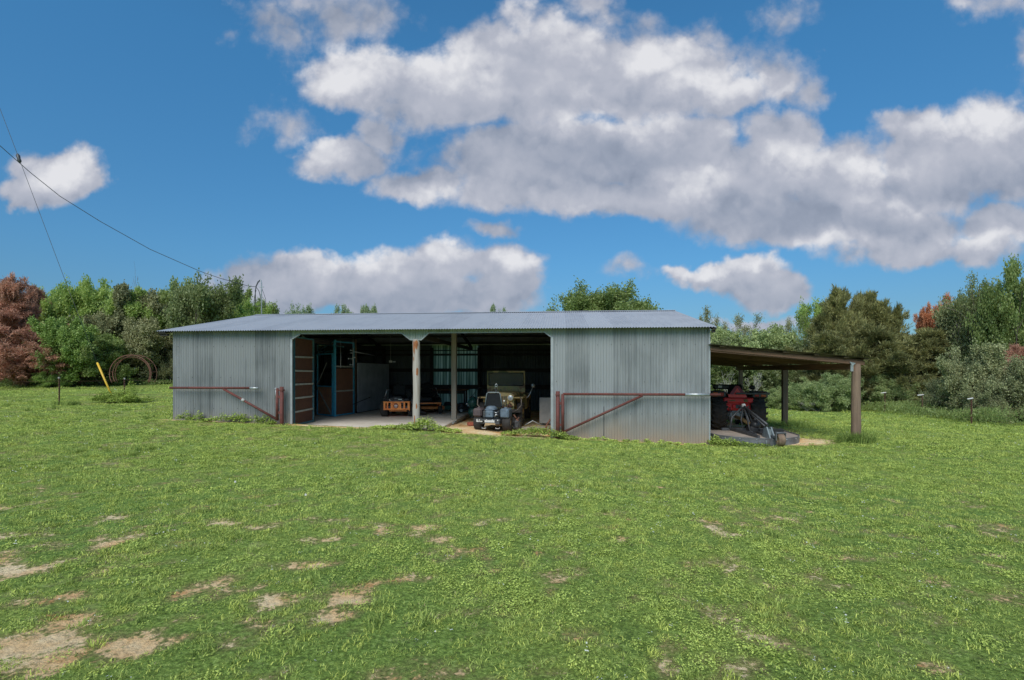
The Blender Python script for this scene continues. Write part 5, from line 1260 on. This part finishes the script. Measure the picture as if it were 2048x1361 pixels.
def trunk_mesh(sp, seed, bk):
    me = proto(sp, seed)[0]
    if bk is None: return me
    if (sp, seed, bk) not in _bark: m2 = me.copy(); m2.materials[0] = {'twig': TWIG, 'white': TWIGW}[bk]; _bark[(sp, seed, bk)] = m2
    return _bark[(sp, seed, bk)]
nT = [0]
def tree(sp, seed, px, ytop, Y, wpx, mk, label, name='tree', cat='tree', bk=None, group=None, zoff=0., base=None):
    """px: picture column of its middle, ytop: row of its top, Y: distance, wpx: width in the picture"""
    p = place(px, Y); p.z = G(p.x, p.y)+zoff
    H = CAM-(ytop-HY)/F*Y-p.z; top = proto(sp, seed)[2]; s = H/top
    w = 1.12*wpx/F*Y/proto(sp, seed)[3]['w']
    nT[0] += 1
    e = empty(name, p, (nT[0]*2.39996) % 6.283, label, cat, group); e.scale = (w, w, s)
    t = bpy.data.objects.new('trunk', trunk_mesh(sp, seed, bk)); t.parent = e; col.objects.link(t)
    if SPEC[sp]['nl']:
        c = bpy.data.objects.new('crown', crown_mesh(sp, seed, mk)); c.parent = e; col.objects.link(c)
    return e
gL_ = 'trees along the left edge of the field'; gB_ = 'trees rising behind the barn roof'; gR_ = 'trees along the right edge of the field'
T_ = [
 # left
 ('deadc', 1, 12, 553, 31, 90, 'rust', 'tall rust brown dead cedar at the left picture edge', 'dead_cedar', None, gL_),
 ('deadc', 2, 72, 572, 34, 70, 'rust', 'thin topped dead brown cedar second from the left edge', 'dead_cedar', None, gL_),
 ('deadc', 3, 55, 605, 30, 150, 'rust', 'broad low rust coloured dead cedar whose branches reach the grass on the left', 'dead_cedar', None, gL_),
 ('deadc', 1, 100, 650, 29.5, 100, 'rust', 'lowest dead brown cedar, beside the first left fence post', 'dead_cedar', None, gL_),
 ('deadc', 2, -40, 590, 31, 130, 'rust', 'dead rust cedar cut by the left picture edge', 'dead_cedar', None, gL_),
 ('loose', 1, 118, 562, 37, 80, 'bright', 'slim bright green tree behind the guy wire', 'tree', None, gL_),
 ('round', 1, 182, 560, 36, 105, 'bright', 'bright green tree with airy top right of the guy wire', 'tree', None, gL_),
 ('round', 2, 232, 574, 34, 110, 'bright', 'yellow green tree with dense crown left of the bare snag', 'tree', None, gL_),
 ('round', 3, 150, 640, 30, 120, 'cool', 'low cool green tree spreading over the top of the yellow guard', 'tree', None, gL_),
 ('round', 1, 205, 670, 30.5, 110, 'mid', 'low leafy tree between the yellow guard and the rusty ring', 'tree', None, gL_),
 ('bare', 1, 263, 536, 38, 36, 'mid', 'bare dead snag sticking up above the left trees', 'dead_tree', 'twig', gL_),
 ('round', 2, 296, 578, 35, 120, 'olive', 'olive grey bushy tree above the rusty ring', 'tree', 'twig', gL_),
 ('sparse', 2, 325, 582, 37, 80, 'mid', 'thin twiggy tree left of the dark tree behind the roof corner', 'tree', 'twig', gL_),
 ('round', 3, 320, 640, 33.5, 110, 'olive', 'olive tree directly left of the barn wall', 'tree', None, gL_),
 ('round', 2, 250, 660, 34.5, 90, 'deep', 'dark low tree behind the rusty ring', 'tree', None, gL_),
 ('loose', 2, 400, 553, 33, 120, 'deep', 'dark leafed open tree rising over the left roof corner', 'tree', None, gL_),
 ('round', 1, 362, 562, 36, 95, 'mid', 'mid green tree just left of the dark open tree', 'tree', None, gL_),
 ('round', 3, 440, 572, 36, 100, 'mid', 'mid green tree right of the dark open tree', 'tree', None, gL_),
 ('loose', 3, 490, 600, 35, 90, 'bright', 'bright low tree left of the service mast', 'tree', None, gB_),
 ('loose', 1, 540, 600, 40, 70, 'mid', 'sparse topped tree right behind the service mast', 'tree', None, gB_),
 ('loose', 2, 592, 612, 60, 66, 'haze', 'small distant tree peeking over the ridge right of the mast', 'tree', None, gB_),
 ('round', 1, 682, 614, 62, 60, 'haze', 'left of two distant hazy crowns over the middle of the left roof', 'tree', None, gB_),
 ('round', 3, 718, 611, 60, 62, 'haze', 'right of two distant hazy crowns over the middle of the left roof', 'tree', None, gB_),
 ('round', 2, 748, 621, 62, 44, 'haze', 'lowest distant crown barely clearing the ridge', 'tree', None, gB_),
 ('round', 2, 1000, 615, 60, 56, 'haze', 'tiny distant crown over the middle of the ridge', 'tree', None, gB_),
 ('oak', 1, 1216, 592, 42, 165, 'mid', 'big green oak crown over the right half of the ridge', 'oak_tree', None, gB_),
 # right
 ('sparse', 1, 1432, 612, 42, 90, 'olive', 'greyish twiggy tree just right of the roof end', 'tree', 'twig', gR_),
 ('sparse', 2, 1395, 622, 44, 70, 'olive', 'twiggy tree half hidden by the right roof end', 'tree', 'twig', gR_),
 ('sparse', 3, 1480, 626, 42, 80, 'olive', 'bare looking tree second from the right roof end', 'tree', 'twig', gR_),
 ('sparse', 1, 1528, 628, 43, 80, 'grey', 'pale twiggy tree below the small low cloud', 'tree', 'twig', gR_),
 ('sparse', 2, 1570, 634, 42, 70, 'olive', 'thin twiggy tree left of the bright green tree', 'tree', 'twig', gR_),
 ('round', 2, 1465, 655, 38, 110, 'pale', 'pale green rounded tree over the inner end of the lean-to roof', 'tree', None, gR_),
 ('round', 1, 1545, 654, 37, 130, 'pale', 'pale green rounded tree over the middle of the lean-to roof', 'tree', None, gR_),
 ('round', 3, 1510, 700, 36, 120, 'mid', 'green tree seen under the lean-to roof', 'tree', None, gR_),
 ('loose', 3, 1632, 600, 37, 90, 'bright', 'bright green upright tree left of the tall dark cedar', 'tree', None, gR_),
 ('sparse', 3, 1596, 625, 36, 50, 'mid', 'narrow dark twiggy tree left of the bright upright tree', 'tree', 'twig', gR_),
 ('cedar', 1, 1716, 572, 33, 120, 'cedar', 'tall dark cedar with pointed top over the lean-to end', 'cedar_tree', None, gR_),
 ('cedar', 2, 1668, 600, 34, 110, 'cedar', 'dark cedar on the left shoulder of the tall one', 'cedar_tree', None, gR_),
 ('cedar', 3, 1762, 584, 34, 110, 'cedar', 'dark cedar just right of the tall pointed one', 'cedar_tree', None, gR_),
 ('cedar', 1, 1808, 612, 33.5, 110, 'cedar', 'dark cedar left of the orange dead one', 'cedar_tree', None, gR_),
 ('cedar', 2, 1740, 650, 31.5, 150, 'cedar', 'broad low cedar behind the small fence bush', 'cedar_tree', None, gR_),
 ('cedar', 3, 1660, 665, 32.5, 120, 'cedar', 'low cedar seen above the outer end of the lean-to roof', 'cedar_tree', None, gR_),
 ('cedar', 3, 1830, 655, 31, 130, 'cedar', 'low olive cedar beneath the orange dead one', 'cedar_tree', None, gR_),
 ('deadc', 3, 1880, 590, 33, 90, 'orange', 'orange dead cedar among the green right trees', 'dead_cedar', None, gR_),
 ('deadc', 1, 1845, 612, 33.4, 60, 'orange', 'smaller orange dead cedar left of the brighter one', 'dead_cedar', None, gR_),
 ('loose', 1, 1908, 605, 31.5, 110, 'grey', 'grey green loose tree in front of the orange cedar', 'tree', 'twig', gR_),
 ('sparse', 2, 1965, 542, 29, 115, 'deep', 'tall sparse dark tree near the right edge', 'tree', 'twig', gR_),
 ('loose', 2, 1968, 575, 30, 100, 'deep', 'dark loose tree beneath the tall sparse one', 'tree', None, gR_),
 ('loose', 3, 2036, 520, 27, 100, 'mid', 'tallest green tree cut by the right picture edge', 'tree', None, gR_),
 ('round', 1, 2030, 600, 28, 120, 'mid', 'leafy green tree below the tallest one at the right edge', 'tree', None, gR_),
 ('deadc', 2, 2040, 690, 25.5, 70, 'rust', 'rust brown dead cedar low at the right picture edge', 'dead_cedar', None, gR_),
 # shrubs on the right
 ('bush', 1, 1935, 690, 24.3, 120, 'grey', 'large grey green bush behind the right fence posts', 'bush', 'twig', 'bushes by the right fence'),
 ('bush', 2, 2025, 715, 22.5, 110, 'grey', 'speckled bush in the right corner behind the fence', 'bush', 'twig', 'bushes by the right fence'),
 ('bush', 3, 1890, 760, 26, 60, 'grey', 'small grey bush between the middle and right fence posts', 'bush', 'twig', 'bushes by the right fence'),
 ('bush', 1, 1975, 770, 22.3, 70, 'grey', 'low speckled bush beside the right fence post', 'bush', 'twig', 'bushes by the right fence'),
 ('feather', 1, 1650, 748, 30, 100, 'pale', 'pale feathery shrub left of the front lean-to post', 'shrub', 'twig', 'pale shrubs beyond the lean-to'),
 ('feather', 2, 1610, 758, 31, 80, 'pale', 'feathery shrub just right of the middle lean-to post', 'shrub', 'twig', 'pale shrubs beyond the lean-to'),
 ('feather', 3, 1765, 750, 30.5, 85, 'pale', 'pale feathery shrub right of the front lean-to post', 'shrub', 'twig', 'pale shrubs beyond the lean-to'),
 ('feather', 2, 1542, 775, 32, 50, 'pale', 'low green shrub between the tractor and the middle lean-to post', 'shrub', 'twig', 'pale shrubs beyond the lean-to'),
 ('round', 3, 1590, 735, 33.5, 80, 'deep', 'dark tree seen between the lean-to posts', 'tree', None, gR_),
 ('bare', 2, 1505, 745, 31.5, 46, 'mid', 'bleached bare branches behind the tractor', 'dead_shrub', 'white', 'bare shrubs beyond the lean-to'),
 ('bare', 3, 1455, 742, 31.5, 40, 'mid', 'bleached twigs against the wall corner under the lean-to', 'dead_shrub', 'white', 'bare shrubs beyond the lean-to'),
 ('bare', 1, 1640, 795, 29.4, 60, 'mid', 'bare pale twigs at the foot of the feathery shrub', 'dead_shrub', 'white', 'bare shrubs beyond the lean-to'),
 ('bush', 3, 345, 700, 33, 60, 'olive', 'brownish bush against the left barn corner', 'bush', 'twig', 'bushes by the left trees'),
 ('bush', 2, 118, 735, 29.3, 60, 'cool', 'low green bush behind the first left fence post', 'bush', None, 'bushes by the left trees'),
]
for (sp, sd_, px, yt, Y, w, mk, lab, nm, bk, grp) in T_:
    cat = {'tree': 'tree', 'dead_cedar': 'dead tree', 'dead_tree': 'dead tree', 'oak_tree': 'tree', 'cedar_tree': 'cedar', 'bush': 'bush', 'shrub': 'shrub', 'dead_shrub': 'dead shrub'}[nm]
    tree(sp, sd_, px, yt, Y, w, mk, lab, nm, cat, bk, grp)

# dense shaded growth between and behind the trees: uncountable
def undergrowth(name, pts, n, h0, h1, mk, label, L_=.22, W_=.14, depth=3., seed=5, up=0.):
    rng = np.random.default_rng(seed); pts = np.array(pts, float)
    t = rng.uniform(0, len(pts)-1.001, n); i = t.astype(int); f = (t-i)[:, None]; q = pts[i]*(1-f)+pts[i+1]*f
    q = q+rng.normal(0, 1, (n, 2))*np.array([1., depth*.5]); hh = (h0+(h1-h0)*vnoise(q[:, 0]*.45+3, q[:, 1]*.3)) 
    z = hh*rng.uniform(0, 1, n)**.85
    g = vnoise(q[:, 0]*1.1+z*1.3, q[:, 1]*1.1+z*.9+7) > .36; q = q[g]; z = z[g]; n = len(q)
    P = np.c_[q, gz(q[:, 0], q[:, 1])+z]
    Fv = quad_cloud(P, unit(rng.normal(0, 1, (n, 3))+np.array([0, 0, up])), unit(rng.normal(0, .6, (n, 3))+np.array([0, -.3, .6])), L_, W_, rng)
    me = mesh_from_faces(name, Fv, rng, LM[mk]); o = bpy.data.objects.new(name, me); col.objects.link(o); tag(o, label, 'undergrowth', kind='stuff'); return o
def line(*a): return [((px-1024)/F*Y, Y) for px, Y in a]
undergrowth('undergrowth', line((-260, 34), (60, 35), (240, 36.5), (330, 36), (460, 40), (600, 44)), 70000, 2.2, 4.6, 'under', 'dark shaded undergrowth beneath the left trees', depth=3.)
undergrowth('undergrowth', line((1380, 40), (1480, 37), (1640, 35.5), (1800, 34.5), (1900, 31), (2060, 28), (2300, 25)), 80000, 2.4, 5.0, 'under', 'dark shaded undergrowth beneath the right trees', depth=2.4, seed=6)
undergrowth('undergrowth', line((1780, 29.5), (1850, 26.7), (1945, 22.8), (2080, 19.7)), 16000, .15, .95, 'mid', 'bright tall weeds along the foot of the right fence', .17, .03, 1.1, 8, 1.6)
undergrowth('undergrowth', line((1560, 31), (1660, 30), (1780, 29.5)), 7000, .08, .5, 'mid', 'low weeds along the field edge beyond the lean-to', .14, .03, .9, 9, 1.6)
undergrowth('undergrowth', line((-60, 29.8), (120, 30.5), (240, 32), (345, 33)), 14000, .12, .5, 'mid', 'low leafy growth along the foot of the left trees', .16, .07, 1.0, 10)

# ------------------------------------------------------------------ grass
def blade_clump(rng, nb, rad, hmin, hmax, w, lean=.5):
    n = nb; a = rng.uniform(0, 2*math.pi, n); r = rad*np.sqrt(rng.uniform(0, 1, n)); P = np.c_[r*np.cos(a), r*np.sin(a), np.full(n, -.01)]
    h = rng.uniform(hmin, hmax, n); az = rng.uniform(0, 2*math.pi, n); ln = rng.uniform(.1, 1, n)*lean
    D = np.c_[np.cos(az)*ln, np.sin(az)*ln, np.ones(n)]; D = unit(D)
    S = np.c_[-np.sin(az), np.cos(az), np.zeros(n)]; S = unit(S+rng.normal(0, .5, (n, 3))*np.array([1, 1, 0])); W = (w*rng.uniform(.6, 1.2, n))[:, None]
    B = np.c_[np.cos(az)*ln*1.6, np.sin(az)*ln*1.6, np.full(n, .55)]; B = unit(B)
    m = P+D*(h*.55)[:, None]; t = m+B*(h*.5)[:, None]
    return np.concatenate([np.stack([P-S*W*.5, P+S*W*.5, m+S*W*.42, m-S*W*.42], 1), np.stack([m-S*W*.42, m+S*W*.42, t, t], 1)])
def clover_clump(rng, n, rad, h, s):
    a = rng.uniform(0, 2*math.pi, n); r = rad*np.sqrt(rng.uniform(0, 1, n)); z = h*rng.uniform(.4, 1, n)*(1.1-.5*r/rad)
    P = np.c_[r*np.cos(a), r*np.sin(a), z]; az = rng.uniform(0, 2*math.pi, n); D = np.c_[np.cos(az), np.sin(az), rng.normal(0, .3, n)]; D = unit(D)
    Nn = unit(rng.normal(0, .35, (n, 3))+np.array([0, 0, 1])); return quad_cloud(P, D, Nn, s, s*.75, rng)
rg = np.random.default_rng(11)
clumps = []
def cl(name, Fv, mk):
    # degenerate quads (blade tips) are fine as thin faces
    me = mesh_from_faces(name, Fv, rg, LM[mk]); o = bpy.data.objects.new(name, me); clumps.append(o); return o
gc = bpy.data.collections.new('grass_clumps')
for k in range(3): cl('a%d_clump' % k, blade_clump(rg, 46, .09, .016, .045, .0075, 1.1), 'blade')
for k in range(2): cl('b%d_clump' % k, blade_clump(rg, 42, .085, .018, .05, .0075, 1.0), 'bladeD')
cl('c0_clump', blade_clump(rg, 40, .055, .04, .10, .007, .8), 'bladeD')
cl('c1_clump', blade_clump(rg, 36, .055, .04, .09, .007, .9), 'blade')
for k in range(2): cl('d%d_clump' % k, clover_clump(rg, 50, .095, .032, .018), 'weed')
cl('e0_clump', blade_clump(rg, 24, .09, .01, .035, .005, 2.2), 'straw')
cl('f0_clump', clover_clump(rg, 5, .09, .06, .016), 'petal')
for o in clumps: gc.objects.link(o)
NCL = len(clumps)
def scatter(name, P, rot, scl, idx):
    me = bpy.data.meshes.new(name); me.vertices.add(len(P)); me.vertices.foreach_set('co', P.astype(np.float32).ravel())
    me.attributes.new('rot', 'FLOAT_VECTOR', 'POINT').data.foreach_set('vector', rot.astype(np.float32).ravel())
    me.attributes.new('scl', 'FLOAT_VECTOR', 'POINT').data.foreach_set('vector', scl.astype(np.float32).ravel())
    me.attributes.new('idx', 'INT', 'POINT').data.foreach_set('value', idx.astype(np.int32))
    me.update(); o = bpy.data.objects.new(name, me); col.objects.link(o)
    ng = bpy.data.node_groups.new(name+'_nodes', 'GeometryNodeTree')
    ng.interface.new_socket('Geometry', in_out='INPUT', socket_type='NodeSocketGeometry'); ng.interface.new_socket('Geometry', in_out='OUTPUT', socket_type='NodeSocketGeometry')
    gi = ng.nodes.new('NodeGroupInput'); go = ng.nodes.new('NodeGroupOutput'); ip = ng.nodes.new('GeometryNodeInstanceOnPoints'); ci = ng.nodes.new('GeometryNodeCollectionInfo')
    ci.inputs['Collection'].default_value = gc; ci.inputs['Separate Children'].default_value = True; ci.inputs['Reset Children'].default_value = True
    def na(nm, ty):
        n = ng.nodes.new('GeometryNodeInputNamedAttribute'); n.data_type = ty; n.inputs['Name'].default_value = nm
        return [s for s in n.outputs if s.enabled and s.name == 'Attribute'][0]
    l = ng.links
    l.new(gi.outputs[0], ip.inputs['Points']); l.new(ci.outputs[0], ip.inputs['Instance']); ip.inputs['Pick Instance'].default_value = True
    l.new(na('idx', 'INT'), ip.inputs['Instance Index']); l.new(na('rot', 'FLOAT_VECTOR'), ip.inputs['Rotation']); l.new(na('scl', 'FLOAT_VECTOR'), ip.inputs['Scale'])
    l.new(ip.outputs[0], go.inputs[0])
    md = o.modifiers.new('scatter', 'NODES'); md.node_group = ng
    tag(o, kind='stuff'); return o
def ground_z(x, y):
    near = np.clip(1-np.hypot(x, y)/45, 0, 1)
    return gz(x, y)+(fbm(x*.9, y*.9, 4)-.5)*.05*near+(fbm(x*4, y*4, 3)-.5)*.02*near
def band(y0, y1, dens, smin, smax, rng, xs_=1.12):
    A = (y0+y1)*xs_*(y1-y0); n = int(A*dens); y = np.sqrt(rng.uniform(y0**2, y1**2, n)); x = rng.uniform(-1, 1, n)*(y*xs_+.4)
    u, v = uv_of(x, y); keep = ~((u > -.02) & (u < BW+.02) & (v > -.03) & (v < BD+.05))
    dm = dirt_mask(x, y); keep &= rng.uniform(0, 1, n) > dm*1.02-.02
    # worn, thin places
    keep &= rng.uniform(0, 1, n) < .0+1.55*fbm(x*1.3+9, y*1.3, 5)+.12*np.clip((y-4)/4, 0, 2)
    x, y, dm = x[keep], y[keep], dm[keep]; n = len(x)
    s = rng.uniform(smin, smax, n)*(1-.35*dm)*(.75+.5*fbm(x*1.1, y*1.1+4, 3))
    r = rng.uniform(0, 1, n); lush = fbm(x*.6+2, y*.6+8, 4); clov = fbm(x*.9+31, y*.9+5, 4)
    idx = np.where(r < .5, rng.integers(0, 3, n), rng.integers(3, 5, n))
    idx = np.where((r > .90) & (lush > .48), rng.integers(5, 7, n), idx)
    idx = np.where((rng.uniform(0, 1, n) < np.clip((clov-.46)*3.2, .04, .5)), rng.integers(7, 9, n), idx)
    idx = np.where(rng.uniform(0, 1, n) < .13+.35*(dm > .15), 9, idx)
    idx = np.where((rng.uniform(0, 1, n) < .03) & (lush > .42), 10, idx)
    rot = np.c_[rng.normal(0, .12, n), rng.normal(0, .12, n), rng.uniform(0, 6.283, n)]
    return np.c_[x, y, ground_z(x, y)-.004], rot, np.c_[s, s, s*rng.uniform(.7, 1.3, n)], idx
bs = [band(2.3, 4.2, 330, .6, 1.1, rg), band(4.2, 7, 240, .7, 1.15, rg), band(7, 11, 150, .95, 1.4, rg), band(11, 16, 75, 1.2, 1.7, rg), band(16, 24, 28, 1.6, 2.3, rg), band(24, 38, 7, 2.2, 3.0, rg, 1.25)]
g_ = [np.concatenate([b[k] for b in bs]) for k in range(4)]
print('grass clumps', len(g_[0]))
scatter('grass', *g_)

# weeds in countable tufts: by the posts and along the walls
def weedstuff(name, spots, label, kind='stuff', cat='weeds'):
    rng = np.random.default_rng(len(name)+len(spots)); FS = []
    for (x, y, rad, h, n, st) in spots:
        z = G(x, y)
        if st == 'g': Fv = blade_clump(rng, n, rad, h*.5, h, .012, .55)
        else:
            Fv = clover_clump(rng, int(n*2.2), rad, h, .055)
        Fv = Fv+np.array([x, y, z]); FS.append(Fv)
    Fv = np.concatenate(FS); me = mesh_from_faces(name, Fv, rng, LM['weed' if st != 'g' else 'bladeD']); o = bpy.data.objects.new(name, me); col.objects.link(o)
    return o
def bp(u, v): q = BP(u, v); return q.x, q.y
q = place(1712, 13.55); o = weedstuff('grass_tuft', [(q.x+dx, q.y+dy, .26, .34, 170, 'g') for dx, dy in ((0, 0), (.22, .0), (-.25, .02), (.1, -.12), (-.12, -.1), (.34, .1))], ''); tag(o, 'tall grass tuft at the foot of the front lean-to post', 'grass tuft')
q = place(1576, 18.0); o = weedstuff('grass_tuft', [(q.x+dx, q.y+dy, .25, .34, 120, 'g') for dx, dy in ((0, 0), (.3, .0), (.5, -.1))], ''); tag(o, 'grass tuft at the foot of the middle lean-to post', 'grass tuft')
o = weedstuff('weed_clump', [(bp(ujp+dx, dv)+(.24, h, 190, 'w')) for dx, dv, h in ((-.35, -.25, .16), (-.1, -.28, .22), (.2, -.2, .38), (.38, -.16, .42), (.05, -.3, .2), (.6, -.16, .22), (-.7, -.2, .12), (.85, -.2, .14), (1.15, -.2, .10), (-1.05, -.2, .08))], ''); tag(o, 'leafy weeds crowded round the foot of the white round post', 'weed')
o = weedstuff('weed_clump', [(bp(uj2+dx, dv)+(.25, h, 150, 'w')) for dx, dv, h in ((-.9, -.1, .2), (-.6, -.1, .26), (-.35, -.15, .3), (-.1, -.2, .32), (.2, -.3, .25), (-1.2, -.1, .13), (-.5, .15, .28), (.5, -.3, .12))], ''); tag(o, 'tall leafy weeds at the right jamb beside the red gate post', 'weed')
o = weedstuff('weed_clump', [(bp(BW+dx, dv)+(.26, h, 150, 'w')) for dx, dv, h in ((.15, -.2, .2), (.45, -.3, .2), (.75, -.4, .14), (.2, .1, .25), (1.1, -.6, .09))], ''); tag(o, 'leafy weeds at the right barn corner in front of the brush cutter', 'weed')
rw = random.Random(8)
sp_ = [(bp(.5+k*.16+rw.uniform(-.1, .1), -.16-rw.uniform(0, .1))+(.13, rw.uniform(.05, .24) if rw.random() < .75 else .32, 60, 'w')) for k in range(19)]
o = weedstuff('weeds', sp_, ''); tag(o, 'ragged weeds along the foot of the left wall', 'weeds', kind='stuff')
sp_ = [(bp(uj2+.3+k*.19+rw.uniform(-.1, .1), -.16-rw.uniform(0, .1))+(.10, rw.uniform(.03, .2)*(1 if k < 8 else .5), 36, 'w')) for k in range(21)]
o = weedstuff('weeds', sp_, ''); tag(o, 'thin weeds along the foot of the right wall', 'weeds', kind='stuff')
q = place(240, 21.8); o = weedstuff('weed_clump', [(q.x+rw.uniform(-1., .9), q.y+rw.uniform(-.4, .4), .34, rw.uniform(.18, .5), 260, 'w') for k in range(15)]+[(q.x+.25, q.y+.3, .22, 1.0, 330, 'w'), (q.x-.1, q.y+.2, .25, .7, 200, 'w')], ''); tag(o, 'weedy mound around the foot of the yellow guard', 'weed')
q = place(118, 20.3); o = weedstuff('grass_tuft', [(q.x+rw.uniform(-.3, .6), q.y+rw.uniform(-.2, .2), .2, .25, 90, 'g') for k in range(5)], ''); tag(o, 'grass tuft at the foot of the left fence post', 'grass tuft')
# two bits of white litter on the lawn
for px, py, lab in ((611, 997, 'small white scrap lying on the lawn below the round post'), (470, 973, 'tiny white scrap on the lawn further left')):
    x, y = gp(px, py); mb = MB(); mb.add([(-.012, 0, 0), (.012, .003, 0), (.015, .006, .018), (.0, .0, .035), (-.012, .006, .02), (0, .008, .012)], [(0, 1, 5), (1, 2, 5), (2, 3, 5), (3, 4, 5), (4, 0, 5)])
    o = mb.build('paper_scrap', M['white']); o.location = (x, y, float(ground_z(np.array([x]), np.array([y]))[0])+.02); tag(o, lab, 'litter')
